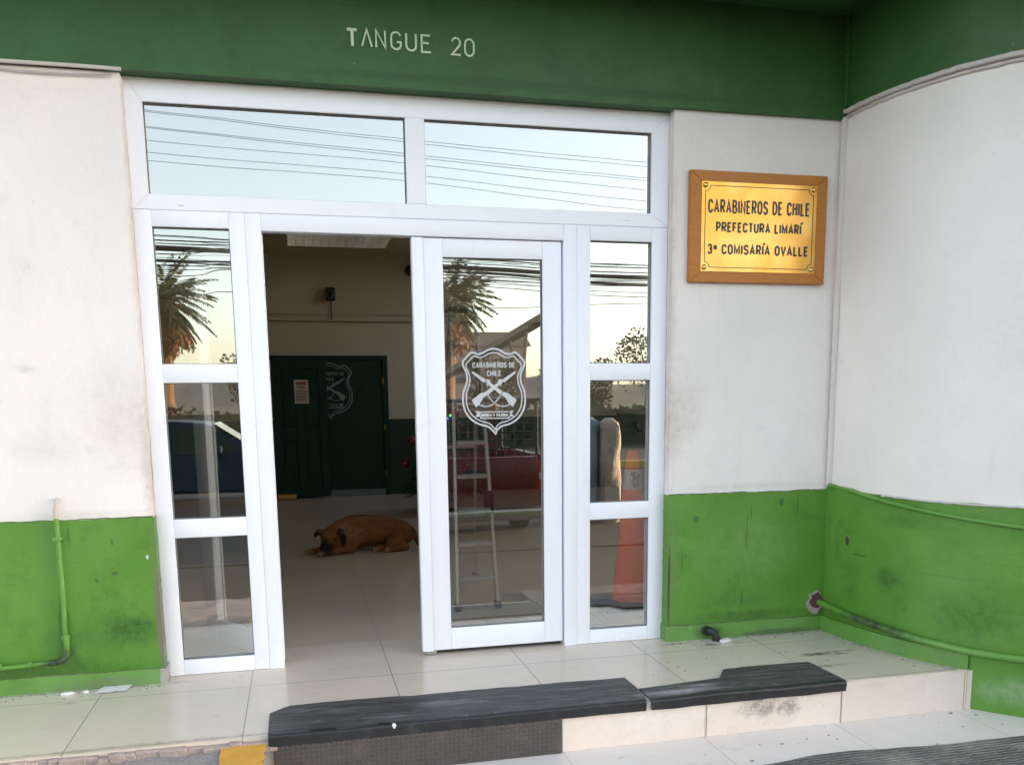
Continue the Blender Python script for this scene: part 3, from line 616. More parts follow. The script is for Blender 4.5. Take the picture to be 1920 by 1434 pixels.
# door leaf, built at its hinge edge: local x runs from the free edge (0) to the hinge edge (.773)
def leaf_bars(b, mir):
    f = (lambda x: x) if not mir else (lambda x: .773 - x)
    for x0, x1, z0, z1, y0, y1 in ((0, .058, .024, 2.138, .008, .066), (.0595, .155, .026, 2.137, .016, .074), (.672, .773, .026, 2.137, .016, .074), (.1555, .6715, .026, .141, .016, .074), (.1555, .6715, 2.047, 2.137, .016, .074)):
        a, c = sorted((f(x0), f(x1))); b.box((a, y0, z0), (c, y1, z1), .0024)
def emblem(parent, cx, cz, w, h, y0, y1, m, txt=True):
    sx = w / 500.0; sz = h / 673.0; T = lambda p: (cx + (p[0] - 717) * sx, cz - (p[1] - 731) * sz)
    b = MB()
    half = [(710, 395), (672, 405), (630, 428), (590, 438), (545, 424), (505, 458), (470, 508), (500, 590), (500, 660), (474, 730), (468, 800), (482, 880), (530, 950), (600, 992), (660, 1008), (700, 1040)]
    outl = half + [(724, 1068)] + [(1434 - x, z) for x, z in half[::-1]][:-1]
    outl = [(717 if i == 0 else x, z) for i, (x, z) in enumerate(outl)]
    sm = smooth2(outl, 4, True)
    stroke(b, [T(p) for p in sm], 14 * sx, y0, y1, True)
    stroke(b, [T(((p[0] - 717) * .895 + 717, (p[1] - 725) * .905 + 725)) for p in sm], 9 * sx, y0, y1, True)
    for mir in (1, -1):
        yo = 0 if mir == 1 else (y1 - y0) * .6
        poly = [(541, 584), (549, 572), (655, 640), (668, 632), (690, 648), (684, 658), (790, 735), (822, 742), (898, 798), (866, 856), (835, 832), (805, 778), (760, 752), (640, 652), (632, 662), (622, 650)]
        b.prism([T((717 + (x - 717) * mir, z)) for x, z in (poly if mir == 1 else poly[::-1])], y0 - yo, y1 - yo)
        arcp = smooth2([(650, 735), (690, 795), (735, 835), (790, 850), (838, 838)], 5)
        stroke(b, [T((717 + (x - 717) * mir, z)) for x, z in arcp], 8 * sx, y0, y1)
        stroke(b, [T((717 + (x - 717) * mir, z)) for x, z in ((650, 645), (660, 672), (668, 690))], 7 * sx, y0, y1)
        b.prism([T((717 + (x - 717) * mir, z)) for x, z in ((604, 890), (558, 882), (580, 906), (560, 932), (604, 930))][::mir], y0, y1)
    stroke(b, [T(p) for p in ((604, 893), (836, 893), (836, 944), (604, 944))], 8 * sx, y0, y1, True)
    o = b.build('emblem', m, parent)
    if txt:
        for body, z, hh, wd in (('CARABINEROS DE', 545, 44, 338), ('CHILE', 610, 44, 114), ('ORDEN Y PATRIA', 933, 27, 214)):
            signtext('lettering', body, wd * sx, hh * sz, 7.5 * sx, m, o, cx, T((0, z))[1], y0, y1)
    return o
b = MB(); leaf_bars(b, False); lf = b.build('door_leaf', M['frame'], EN, smooth=40); lf.location = (1.264, 0, 0)
def leafpane(parent, x0, x1):
    b = MB(); b.box((x0 - .006, .042, .135), (x1 + .006, .048, 2.053)); o = b.build('pane', M['glass'], parent); gaskets(o, x0, x1, .141, 2.047, .026); return o
leafpane(lf, .155, .672)
emblem(lf, .4135, 1.383, .332, .436, .0390, .0405, M['white'])
b = MB(); b.box((.06, .05, .004), (.77, .058, .0235)); b.build('brush_seal', M['rubber'], lf)
b = MB(); b.box((.02, .02, .003), (.075, .06, .0225), .004); b.build('shoe', M['metal'], lf)
b = MB(); leaf_bars(b, True); lo = b.build('door_leaf', M['frame'], EN, smooth=40)
# opened inwards about its hinge at the left jamb, swung past square
bmesh_off = Matrix.Translation((0, -.016, 0))
lo.data.transform(bmesh_off)
po = leafpane(lo, .101, .618); po.location = (0, -.016, 0)
lo.location = (.556, .062, 0); lo.rotation_euler = (0, 0, R(121)); lo['label'] = 'leaf swung open inwards behind the left sidelight'
b = MB(); b.tube([(.72, -.01, .95), (.72, -.045, .97), (.72, -.045, 1.2), (.72, -.01, 1.22)], .009, 8); b.build('handle', M['metal'], lo, smooth=60)

# ------------------------------------------------------------------ plaque
PQ = empty('wall_plaque', 'brass nameplate in an oak frame on the white wall right of the door', 'plaque', (3.095, RW - .004, 2.218))
b = MB(); w_, h_ = .396, .279
for q in ([(-w_, h_), (w_, h_), (w_ - .067, h_ - .055), (-w_ + .067, h_ - .055)], [(-w_, -h_), (-w_ + .067, -h_ + .055), (w_ - .067, -h_ + .055), (w_, -h_)]): b.prism(q, -.028, 0)
for s in (-1, 1): b.prism([(s * w_, h_ - .0008), (s * w_, -h_ + .0008), (s * (w_ - .067), -h_ + .0555), (s * (w_ - .067), h_ - .0555)], -.028, 0)
bmesh.ops.bevel(b.bm, geom=b.bm.edges[:], offset=.0025, segments=2, affect='EDGES')
b.build('wood_frame', M['wood'], PQ, smooth=40)
b = MB(); b.box((-.333, -.031, -.226), (.333, -.012, .226), .0015); bp = b.build('brass_plate', M['brass'], PQ)
b = MB(); c_ = .028; a_, d_ = .312, .204
pts = []
for cx, cz, a0 in ((a_, d_, 180), (-a_, d_, 270), (-a_, -d_, 0), (a_, -d_, 90)):
    for k in range(6):
        an = R(a0 + 90 * (1 - k / 5)); pts.append((cx + c_ * math.cos(an), cz + c_ * math.sin(an)))
stroke(b, pts, .0035, -.0322, -.0308, True); b.build('border_line', M['black'], bp)
for body, z, wid, hh in (('CARABINEROS DE CHILE', .068, .590, .070), ('PREFECTURA LIMARÍ', -.026, .496, .052), ('3ª COMISARÍA OVALLE', -.138, .588, .053)):
    signtext('lettering', body, wid, hh, .0102, M['black'], bp, -.002, z, -.0322, -.0308)
for sx in (-1, 1):
    for sz in (-1, 1):
        b = MB(); b.ball((sx * .313, -.033, sz * .205), .014, (1, .7, 1)); b.build('screw', M['brass2'], PQ, smooth=80)

# ------------------------------------------------------------------ pipes and cables on the walls
P = empty('water_pipe', 'green painted water pipe with elbow on the wall left of the door', 'pipe', (-.43, -.1, .15))
def ch(o, par): o.parent = par; o.matrix_parent_inverse = Matrix.Translation(-Vector(par.location)); return o
b = MB(); b.tube([(-.423, -.112, .83), (-.425, -.112, .5), (-.430, -.112, .27)], .0115, 10, 3); ch(b.build('riser_pipe', M['gpipe'], None, smooth=60), P)
b = MB(); b.tube([(-.430, -.112, .275), (-.430, -.112, .205), (-.433, -.112, .175), (-.447, -.113, .155), (-.475, -.114, .147)], .0145, 12, 5); b.cyl((-.43, -.112, .25), (-.43, -.112, .275), .018); ch(b.build('elbow', M['gpipe'], None, smooth=60), P)
b = MB(); b.tube([(-.47, -.114, .148), (-.7, -.114, .136), (-1.2, -.114, .125), (-3, -.114, .12)], .0115, 10, 3)
for x in (-.50, -.60, -.73): b.cyl((x, -.114, .144), (x + .02, -.114, .1445), .0145)
ch(b.build('floor_pipe', M['gpipe'], None, smooth=60), P)
b = MB(); b.cyl((-.424, -.112, .825), (-.420, -.112, .875), .0125); b.tube([(-.420, -.112, .872), (-.418, -.112, .892), (-.418, -.1, .905), (-.418, -.07, .908)], .010, 10, 4); ch(b.build('bare_elbow', mat('chalky plaster coated elbow', (.6, .5, .46), .8, dirt=(.3, .17, .12, .6), ds=30), None, smooth=60), P)
for z in (.73,):
    b = MB(); b.box((-.447, -.1265, z - .009), (-.404, -.081, z + .009), .004); ch(b.build('clamp', M['gpipe'], None), P)

HO = empty('conduit_pipe', 'thick green conduit coming out of a hole low on the curved wall', 'pipe', (3.53, -.06, .16))
pts = [(3.545, -.02, .172), (3.56, -.10, .160)] + [(p[0], p[1], .152 - .045 * min(1, k / 25.0) - .004 * k / 10) for k, p in enumerate(along(.035, 0, 6)) if k < 46]
b = MB(); b.tube(pts, .018, 12); ch(b.build('tube', M['gpipe'], None, smooth=60), HO)
b = MB()
ring = [(3.532 + .054 * math.cos(2 * PI * k / 14) * (1 + .5 * mnoise.noise((k * .9, 3, 0))), .162 + .066 * math.sin(2 * PI * k / 14) * (1 + .5 * mnoise.noise((k * .8, 9, 0)))) for k in range(14)]
WH = tag(MB().prism(ring, RW - .0165, RW - .005).build('wall_hole', M['mortar']), 'broken hole with bare plaster rim in the green dado near the corner', 'hole')
ring2 = [(3.536 + (x - 3.532) * .78, .176 + (z - .162) * .66) for x, z in ring]
MB().prism(ring2, RW - .0185, RW - .016).build('hole_shade', mat('dark brick cavity', (.09, .045, .035), .95, var=.5, vs=30, bump=.5), WH)  # flat dark plate proud of the rim, standing in for shaded depth

b = MB(); pts = [(3.575, -.095, .845), (3.60, -.16, .835)] + [(p[0], p[1], .83 - .11 * (k / 30.0) ** .8 ) for k, p in enumerate(along(.016, 0, 8)) if k < 60]
b.tube(pts, .0115, 10); tag(b.build('sagging_conduit', M['gpipe'], smooth=60), 'thin green conduit sagging along the top of the green dado on the curved wall', 'pipe')
b = MB(); b.box((3.568, -.098, .845), (3.592, -.072, 2.80), .004); tag(b.build('cable_trunking', mat('white trunking', (.68, .63, .61), .6, var=.1, vs=8)), 'vertical white cable trunking in the corner right of the plaque', 'trunking')
b = MB(); b.box((3.566, -.108, 2.845), (3.594, -.082, 3.298), .004); tag(b.build('cable_trunking', M['fascia']), 'dark green cable trunking in the corner of the dark green band', 'trunking')
D = empty('drain_elbow', 'black drain elbow poking out of the green skirting onto the tiles', 'pipe', (2.87, -.08, .03))
b = MB(); b.tube([(2.84, -.07, .052), (2.855, -.11, .053), (2.875, -.125, .045), (2.885, -.13, .02), (2.888, -.13, .003)], .019, 12, 5); b.cyl((2.842, -.083, .052), (2.848, -.1, .052), .025); ch(b.build('elbow', M['rubber'], None, smooth=60), D)
b = MB(); b.cyl((2.887, -.13, .012), (2.889, -.13, -.0), .024); ch(b.build('collar', M['rubber'], None, smooth=60), D)
def chunk(c, r, sc, m, name, label, cat, seed):
    q = MB(); q.ball(c, r, sc, 10)
    for v in q.bm.verts: v.co = Vector(c) + (v.co - Vector(c)) * (1 + .5 * mnoise.noise(v.co * 60 + Vector((seed, 0, 0))))
    return tag(q.build(name, m, None, smooth=30), label, cat)
chunk((2.925, -.17, .008), .03, (1.1, .7, .4), M['scrap'], 'plaster_chunk', 'white plaster chunk on the tiles beside the black drain elbow', 'rubble', 1)
chunk((-.43, -.17, .006), .028, (1.2, .6, .35), M['scrap'], 'plaster_chunk', 'white flake on the tiles below the green pipe', 'rubble', 2)
chunk((1.005, -.994, .004), .016, (.6, .4, .9), M['scrap'], 'mat_chip', 'small pale torn chip on the front edge of the long step mat', 'chip', 4)
chunk((-.355, -.155, .004), .014, (1.2, .8, .4), M['scrap'], 'plaster_chunk', 'tiny white crumb on the tiles between the flake and the paper scrap', 'rubble', 3)
b = MB(); rows = []
for j in range(6): rows.append([(-.315 + .14 * i / 6 + .03 * j / 5, -.20 + .11 * j / 5 + .012 * i / 6, .004 + .012 * abs(mnoise.noise((i * .7, j * .8, 1)))) for i in range(7)])
b.sheet(rows); tag(b.build('paper_scrap', M['scrap'], smooth=20), 'crumpled white paper scrap on the tiles against the left skirting', 'paper')

# ------------------------------------------------------------------ step mats
def stepmat(name, label, x0, x1, yb, m, seed, yfr=-.985, slant=0, sag=0):
    b = MB(); nx = 60; P_, Q = [], []
    for i in range(nx + 1):
        t = i / nx; x = x0 + (x1 - x0) * t; back = yb(x) + .006 * mnoise.noise((x * 12, seed, 0)); fr = yfr + .004 * mnoise.noise((x * 9, seed, 3))
        row = []
        for k in range(15):
            s = k / 14; y = back + (fr - back) * s
            row.append((x + slant(t, s), y, .011 + .004 * abs(mnoise.noise((x * 5, y * 7, seed))) + (.004 * mnoise.noise((x * 3, y * 3, seed + 5)) )))
        for a in (20, 45, 70, 90): row.append((x + slant(t, 1), fr - .012 * math.sin(R(a)), row[14][2] - .012 * (1 - math.cos(R(a)))))
        nose = -.040 + .004 * mnoise.noise((x * 6, seed, 8))
        for k in range(1, 4): row.append((x + slant(t, 1), fr - .012 + .002 * k, row[14][2] - .012 + (nose - row[14][2] + .012) * k / 3))
        row.append((x + slant(t, 1), fr + .004, nose)); row.insert(0, (row[0][0], row[0][1] + .002, .0015))
        P_.append(row)
    b.sheet(P_)
    for row in (P_[0], P_[-1]): b.bm.faces.new([b.bm.verts.new(p) for p in row])
    o = b.build(name, [m, M['nosing']], None, smooth=50)
    for p in o.data.polygons:
        if p.center.y < yfr + .012: p.material_index = 1
    return tag(o, label, 'mat')
def yb1(x):
    return -.635 - (.075 * max(0, 1 - (x - .5) / .07)) - .02 * min(1, max(0, (x - .6) / 1.5))
def yb2(x):
    t = min(1, max(0, (x - 2.59) / .08)); return (-.83 + .05 * (x - 2.15) / .45) * (1 - t) + (-.66) * t
stepmat('step_mat', 'long ribbed black rubber mat over the step edge in front of the open door', .497, 2.150, yb1, M['ribrubber'], 1, slant=lambda t, s: (-.02 * max(0, s - .75) * 4 * (t > .97)))
stepmat('step_mat', 'shorter black rubber mat with a torn notched back edge on the step', 2.158, 3.14, yb2, M['ribrubber'], 2, slant=lambda t, s: 0)
TP = MB(); TP.box((.515, -.985, -.2), (1.738, -.965, -.030), .003)
for j in range(8):
    for i in range(60):
        x = .53 + i * .0205; z = -.192 + j * .0205
        if z > -.04 or x > 1.73: continue
        an = R(45 if (i + j) % 2 else -45); rot = Matrix.Rotation(an, 3, 'Y')
        TP.box((x - .0085, -.9875, z - .0022), (x + .0085, -.983, z + .0022), .0, rot)
_tp = TP.build('tread_plate', [M['plate'], M['tread']])
for p_ in _tp.data.polygons:
    if p_.center.y < -.9862: p_.material_index = 1
tag(_tp, 'dark steel diamond tread plate on the riser under the long mat', 'plate')
b = MB(); rows = []
for i in range(40):
    x = 2.36 + i * .05; yb_ = -1.37 + .05 * math.exp(-((x - 2.9) / .35) ** 2) + .01 * mnoise.noise((x * 6, 0, 0))
    rows.append([(x, yb_ - .9 * j / 12, -.188 + .003 * mnoise.noise((x * 4, j, 0))) for j in range(13)])
b.sheet(rows); b.sheet([[r[0] for r in rows], [(r[0][0], r[0][1] + .003, -.2) for r in rows]]); b.sheet([rows[0], [(p[0] - .002, p[1], -.2) for p in rows[0]]])
tag(b.build('floor_mat', M['ribbed'], smooth=50), 'grey ribbed carpet mat on the sidewalk at the bottom right', 'mat')

# ------------------------------------------------------------------ inside the hall
HD = empty('flush_door', 'dark green flush door with white crest behind the panelled leaf at the hall end', 'door', (1.2, 8.40, 0))
b = MB(); b.box((.62, 8.375, .09), (1.86, 8.405, 1.90), .004); ch(b.build('door_leaf', M['door'], None), HD)
b = MB(); b.box((.30, 8.35, 1.90), (1.94, 8.405, 1.95), .005); b.box((1.862, 8.35, 0), (1.94, 8.405, 1.899), .005); ch(b.build('door_frame', M['door'], None), HD)
b = MB(); b.box((.7, 8.352, .0), (1.86, 8.405, .088), .004); ch(b.build('kick_plate', mat('grey kick plate', (.16, .20, .19), .5), None), HD)
e = emblem(None, 1.13, 1.47, .62, .76, 8.366, 8.3745, mat('faded white crest paint', (.24, .27, .27), .7)); ch(e, HD)
for z in (.3, .95, 1.6):
    b = MB(); b.cyl((1.87, 8.345, z - .04), (1.87, 8.345, z + .04), .012, 8); ch(b.build('hinge', M['brass2'], None), HD)
PD = empty('panelled_door', 'dark green six panel door standing open with a notice on it at the hall end', 'door', (.75, 8.22, 0))
b = MB(); x0, x1, y = .36, 1.09, 8.2
b.box((x0, y + .015, .03), (x1, y + .04, 1.90), .003)
st = [(x0, x0 + .11, .03, 1.9), (.67, .78, .031, 1.899), (x1 - .11, x1, .03, 1.9)]
for a in st: b.box((a[0], y, a[2]), (a[1], y + .016, a[3]), .004)
for z0, z1 in ((.03, .22), (.80, .97), (1.46, 1.56), (1.76, 1.9)):
    for xa, xb in ((x0 + .1102, .6698), (.7802, x1 - .1102)): b.box((xa, y + .001, z0 + .0005), (xb, y + .016, z1 - .0005), .004)
ch(b.build('door_leaf', M['door'], None), PD)
b = MB()
for z0, z1 in ((.25, .77), (1.0, 1.43), (1.59, 1.73)):
    for xa, xb in ((x0 + .14, .64), (.81, x1 - .14)): b.box((xa, y + .004, z0), (xb, y + .0152, z1), .012)
ch(b.build('raised_panel', M['door'], None), PD)
NO = tag(MB().box((.655, 8.192, 1.30), (.845, 8.196, 1.62)).build('notice', M['paper']), 'pale printed notice with red heading on the panelled green door', 'notice')
b = MB(); b.box((.68, 8.1895, 1.55), (.82, 8.1915, 1.59)); b.box((.69, 8.1895, 1.51), (.81, 8.1915, 1.53)); b.build('heading', M['ink'], NO)
b = MB()
for k in range(7): b.box((.675, 8.1895, 1.47 - k * .022), (.80 + .03 * random.random(), 8.1915, 1.478 - k * .022))
b.build('text_line', M['black'], NO)
b = MB(); b.tube([(.38, 8.10, .045), (.6, 8.08, .045)], .036, 14); b.cyl((.6, 8.08, .045), (.615, 8.078, .045), .030); tag(b.build('wooden_roller', M['wood2'], smooth=60), 'yellow wooden roller lying on the floor below the panelled door', 'roller')
b = MB(); b.tube([(-2.5, 8.39, 2.43), (5.3, 8.39, 2.42)], .016, 8); b.box((-2.5, 8.395, 2.50), (5.3, 8.42, 2.52)); tag(b.build('wall_conduit', mat('cream conduit', (.5, .45, .33), .6), smooth=50), 'horizontal conduit running across the end wall of the hall', 'pipe')
EL = empty('wall_lamp', 'dark boxy unlit lamp on the hall end wall above the conduit', 'lamp', (1.2, 8.38, 2.76))
b = MB(); b.box((1.145, 8.30, 2.69), (1.265, 8.42, 2.86), .012); ch(b.build('housing', M['darkmetal'], None), EL)
b = MB(); b.ball((1.20, 8.285, 2.74), .05); ch(b.build('lens', M['carglass'], None, smooth=80), EL)
b = MB(); b.cyl((1.205, 8.40, 2.44), (1.205, 8.40, 2.69), .008, 8); ch(b.build('cable', M['darkmetal'], None), EL)
SC = empty('dome_camera', 'black dome camera high on the hall end wall', 'camera', (2.28, 8.4, 3.1))
b = MB(); b.cyl((2.30, 8.42, 3.11), (2.30, 8.37, 3.11), .07); ch(b.build('base', M['darkmetal'], None, smooth=40), SC)
b = MB(); b.ball((2.30, 8.36, 3.10), .062); ch(b.build('dome', M['carglass'], None, smooth=80), SC)
CL = empty('ceiling_light', 'unlit louvred fluorescent fitting on the hall ceiling', 'ceiling light', (1.25, 6.7, 3.28))
b = MB(); b.box((.66, 6.36, 3.26), (1.84, 7.04, 3.299))
ch(b.build('housing', mat('dull white housing', (.55, .5, .38), .6), None), CL)
rfl = NT('polished reflector'); rfl.set((.95, .90, .74), rfl.math('ADD', rfl.math('MULTIPLY', rfl.noise(3), .1), .06), 1.0)
for yy in (6.36, 6.58, 6.80, 7.02):
    b = MB(); b.prism([(yy + .018, 3.185), (yy + .021, 3.185), (yy + .021, 3.2605), (yy, 3.2605)], .66, 1.84, 'x'); ch(b.build('reflector', rfl.m, None), CL)
b = MB()
for k in range(13): b.prism([(.665 + k * .0975 - .004, 3.195), (.665 + k * .0975 + .004, 3.195), (.665 + k * .0975 + .012, 3.245), (.665 + k * .0975 - .012, 3.245)], 6.385, 7.015)
ch(b.build('louvre', M['louvre'], None), CL)
for yy in (6.53, 6.86):
    b = MB(); b.cyl((.68, yy, 3.248), (1.82, yy, 3.248), .013, 10); ch(b.build('tube', M['tube'], None, smooth=60), CL)

# step ladder
LD = empty('step_ladder', 'aluminium step ladder standing open in the hall behind the closed glass leaf', 'ladder', (1.76, 1.3, 0))
FL, FR, TL, TR = Vector((1.62, .98, 0)), Vector((1.89, 1.01, 0)), Vector((1.70, 1.46, 1.92)), Vector((1.87, 1.48, 1.92))
BL, BR = Vector((1.63, 1.98, 0)), Vector((1.93, 2.0, 0))
def rail(a, c, w=.022, d=.045):
    q = MB(); ax = (c - a).normalized(); L = (c - a).length; rot = ax.to_track_quat('Z', 'Y').to_matrix(); q.box((-w / 2, -d / 2, 0), (w / 2, d / 2, L), .003)
    for v in q.bm.verts: v.co = a + rot @ v.co
    return q
def lp(a, c, z): return a + (c - a) * (z / c.z if c.z else 0)
for a, c in ((FL, TL), (FR, TR)): ch(rail(a, c).build('front_rail', M['metal'], None), LD)
for a, c in ((BL, TL + Vector((0, .03, -.02))), (BR, TR + Vector((0, .03, -.02)))): ch(rail(a, c, .02, .03).build('rear_leg', M['metal'], None), LD)
for k in range(8):
    z = .2 + k * .215; a, c = lp(FL, TL, z), lp(FR, TR, z)
    b = MB(); b.box((a.x + .011, a.y - .035, z - .012), (c.x - .011, a.y + .055, z + .012), .003); ch(b.build('step', M['metal'], None), LD)
for z in (.4, 1.0):
    a, c = BL + (TL - BL) * z / 1.9, BR + (TR - BR) * z / 1.9
    b = MB(); b.cyl(a, c, .01, 8); ch(b.build('brace', M['metal'], None), LD)
for f in (FL, FR, BL, BR):
    b = MB(); b.box((f.x - .02, f.y - .03, 0), (f.x + .02, f.y + .03, .045), .006); ch(b.build('foot', M['rubber'], None), LD)
b = MB(); b.box((1.68, 1.40, 1.92), (1.89, 1.60, 1.945), .006); ch(b.build('top_cap', M['rubber'], None), LD)
b = MB(); b.box((1.845, 1.13, .60), (1.90, 1.19, .75), .01); ch(b.build('hinge_lock', M['darkmetal'], None), LD)

# traffic cone
TC = empty('traffic_cone', 'tall orange traffic cone on a black base behind the right sidelight', 'cone', (2.765, .9, 0))
b = MB(); b.box((2.50, .62, .004), (2.98, 1.10, .034), .012); ch(b.build('base', M['rubber'], None), TC)
b = MB(); b.lathe([(.132, .034), (.124, .06), (.040, .97), (.034, 1.0), (.026, 1.0)], (2.765, .88, 0)); ch(b.build('cone', M['orange'], None, smooth=50), TC)
b = MB(); rr = lambda z: .1264 - .0923 * (z - .034)
b.lathe([(rr(.755) , .755), (rr(.756) + .003, .756), (rr(.885) + .003, .885), (rr(.886), .886)], (2.765, .88, 0)); sv = ch(b.build('sleeve', M['sleeve'], None, smooth=50), TC)
b = MB()
for k, (dx, dz_, w, h) in enumerate(((-.012, .06, .012, .07), (.008, .075, .018, .018), (.012, .04, .012, .05), (-.002, .02, .03, .012), (.022, .09, .012, .022), (-.02, .1, .02, .012))):
    zz = .76 + dz_; b.box((2.765 + dx - w / 2, .88 - rr(zz) - .0085, zz - h / 2), (2.765 + dx + w / 2, .88 - rr(zz) + .004, zz + h / 2), .001)
ch(b.build('worn_print', M['black'], None), sv)

# christmas tree deep in the hall
random.seed(5)
XT = empty('christmas_tree', 'dim christmas tree with coloured lights and red baubles seen behind the glass leaf', 'christmas tree', (2.34, 6.1, 0))
b = MB(); cx, cy = 2.34, 6.1
for i in range(2600):
    z = .25 + 1.5 * (1 - math.sqrt(random.random())) ; rad = (1.78 - z) / 1.53 * .50; a = random.uniform(0, 2 * PI); r_ = rad * math.sqrt(random.uniform(.15, 1))
    b.quad((cx + r_ * math.cos(a), cy + r_ * math.sin(a), z - .1 * r_), (math.cos(a) * .09, math.sin(a) * .09, random.uniform(-.06, .02)), .008)
b.lathe([(.40, .3), (.26, .8), (.13, 1.3), (.02, 1.78)], (cx, cy, 0), 12)
ch(b.build('foliage', M['pine'], None), XT)
b = MB(); b.cyl((cx, cy, .04), (cx, cy, .35), .03, 10); b.lathe([(.17, 0), (.17, .03), (.04, .06)], (cx, cy, 0)); ch(b.build('stand', M['bark'], None), XT)
for i in range(14):
    z = .38 + i * .09; rad = (1.78 - z) / 1.53 * .5 + .01; a = -2.9 + (i * 2.4) % 2.9
    if i == 0: z, rad, a = .60, .455, PI * 1.02
    if i == 1: z, rad, a = .86, .37, PI * 1.05
    b = MB(); b.ball((cx + rad * math.cos(a), cy + rad * math.sin(a), z), .06 if i < 2 else .04, seg=12); ch(b.build('bauble', M['bauble'], None, smooth=80), XT)
lm = [emit('green fairy light', (.05, 1, .15), .35), emit('blue fairy light', (.12, .15, 1), .35), emit('amber fairy light', (1, .35, .05), .25), emit('red fairy light', (1, .06, .05), .25)]
for i in range(20):
    z = .95 + i * .034; rad = (1.78 - z) / 1.53 * .5 + .012; a = PI + .7 + (i * 1.7) % 1.5
    b = MB(); b.ball((cx + rad * math.cos(a), cy + rad * math.sin(a), z), .014, seg=8); ch(b.build('fairy_light', lm[i % 4 if i % 3 else 0], None), XT)

# ------------------------------------------------------------------ the dog
def dog():
    b = MB(); base = Vector((.735, 3.58, 0))
    def limb(*pts):
        for (p, r), (q, s) in zip(pts, pts[1:]):
            p, q = Vector(p), Vector(q); n = max(2, int((q - p).length / (min(r, s) * .15)))
            for k in range(n + 1):
                t = k / n; bmesh.ops.create_icosphere(b.bm, subdivisions=2, radius=r + (s - r) * t, matrix=Matrix.Translation(p + (q - p) * t))
    # trunk: deep chest, slight tuck, rounded rump
    limb(((.36, 0, .165), .150), ((.46, .02, .172), .155), ((.60, .03, .168), .145), ((.72, .03, .160), .135), ((.82, .02, .135), .118))
    limb(((.28, -.04, .185), .115), ((.40, .0, .19), .14))                                       # neck and withers
    limb(((.17, -.11, .150), .088), ((.22, -.08, .168), .098), ((.29, -.04, .18), .11))          # skull
    limb(((.125, -.185, .072), .046), ((.14, -.16, .088), .058), ((.165, -.12, .125), .078))     # muzzle
    limb(((.112, -.205, .048), .036), ((.13, -.17, .06), .046))                                  # chin
    limb(((.19, -.10, .08), .06), ((.30, -.06, .1), .1))                                         # throat
    limb(((.085, -.085, .205), .026), ((.055, -.10, .185), .024), ((.045, -.115, .155), .014))   # near-left ear, folded
    limb(((.240, -.14, .225), .026), ((.282, -.195, .175), .030), ((.288, -.205, .120), .026), ((.280, -.20, .095), .014))      # right ear, hanging
    limb(((.34, -.10, .10), .085), ((.36, -.15, .055), .052), ((.24, -.19, .036), .036), ((.12, -.25, .030), .030), ((.075, -.27, .026), .032))   # foreleg
    limb(((.26, .02, .07), .06), ((.12, -.05, .036), .034), ((.0, -.12, .028), .028), ((-.03, -.135, .024), .030))                                # far foreleg
    limb(((.80, -.06, .13), .105), ((.76, -.12, .10), .082), ((.70, -.15, .07), .055))           # thigh to knee
    limb(((.70, -.15, .06), .048), ((.80, -.17, .045), .036), ((.84, -.17, .035), .032))         # shank to hock on the floor
    limb(((.84, -.17, .03), .028), ((.72, -.19, .024), .024), ((.66, -.20, .024), .030))         # hind foot
    limb(((.62, -.13, .035), .030), ((.55, -.17, .024), .030))                                   # second hind paw under the belly
    limb(((.90, .0, .16), .042), ((.945, -.02, .10), .030), ((.96, -.06, .045), .024), ((1.0, -.08, .026), .020), ((1.03, -.09, .020), .012))     # tail
    me = bpy.data.meshes.new('dog_tmp'); b.bm.to_mesh(me); b.bm.free()
    t = bpy.data.objects.new('dog_tmp', me); COL.objects.link(t)
    md = t.modifiers.new('r', 'REMESH'); md.mode = 'VOXEL'; md.voxel_size = .0085
    sm = t.modifiers.new('s', 'SMOOTH'); sm.factor = .5; sm.iterations = 16
    me2 = bpy.data.meshes.new_from_object(t.evaluated_get(bpy.context.evaluated_depsgraph_get())); bpy.data.objects.remove(t)
    me2.name = 'dog'
    ca = me2.color_attributes.new('coat', 'FLOAT_COLOR', 'POINT')
    tan, dark, cream, red = Vector((.27, .105, .028)), Vector((.022, .015, .012)), Vector((.36, .25, .14)), Vector((.20, .070, .024))
    ball = lambda p, c, r: max(0, min(1, 1.6 - 1.6 * (p - Vector(c)).length / r))
    for v, d in zip(me2.vertices, ca.data):
        p = v.co; c = tan.lerp(red, max(0, min(1, (p.x - .5) * 2.2 + .3 * mnoise.noise(p * 9))))
        c = c.lerp(cream, .55 * max(ball(p, (.31, -.15, .19), .10), ball(p, (.42, -.14, .15), .10) * (.5 + .5 * mnoise.noise(p * 22))))
        for q, r in (((.12, -.21, .055), .115), ((.045, -.11, .17), .07), ((.284, -.205, .16), .05), ((.288, -.21, .125), .048), ((.265, -.17, .20), .045), ((.283, -.205, .10), .035), ((1.0, -.08, .03), .09), ((.93, 0, .17), .06), ((.135, -.19, .125), .020), ((.205, -.175, .135), .020), ((.36, .06, .33), .12), ((.46, .05, .335), .10)):
            c = c.lerp(dark, min(1, 1.25 * ball(p, q, r)))
        for q, r in (((.07, -.28, .02), .05), ((-.03, -.14, .02), .05), ((.65, -.21, .02), .045), ((.55, -.18, .02), .045)): c = c.lerp(cream, .8 * ball(p, q, r))
        c = c * .78 * (1 + .35 * mnoise.noise(Vector((p.x * 30, p.y * 60, p.z * 70))) + .25 * mnoise.noise(p * 14)); d.color = (c.x, c.y, c.z, 1)
        v.co = p + base
    for p in me2.polygons: p.use_smooth = True
    t = NT('short dog fur'); at = t.n.new('ShaderNodeVertexColor'); at.layer_name = 'coat'; t.set(at.outputs[0], .75, spec=.25); t.bump(t.noise(90, 4, .7, stretch=(.35, 1, 1)), .9, .012)
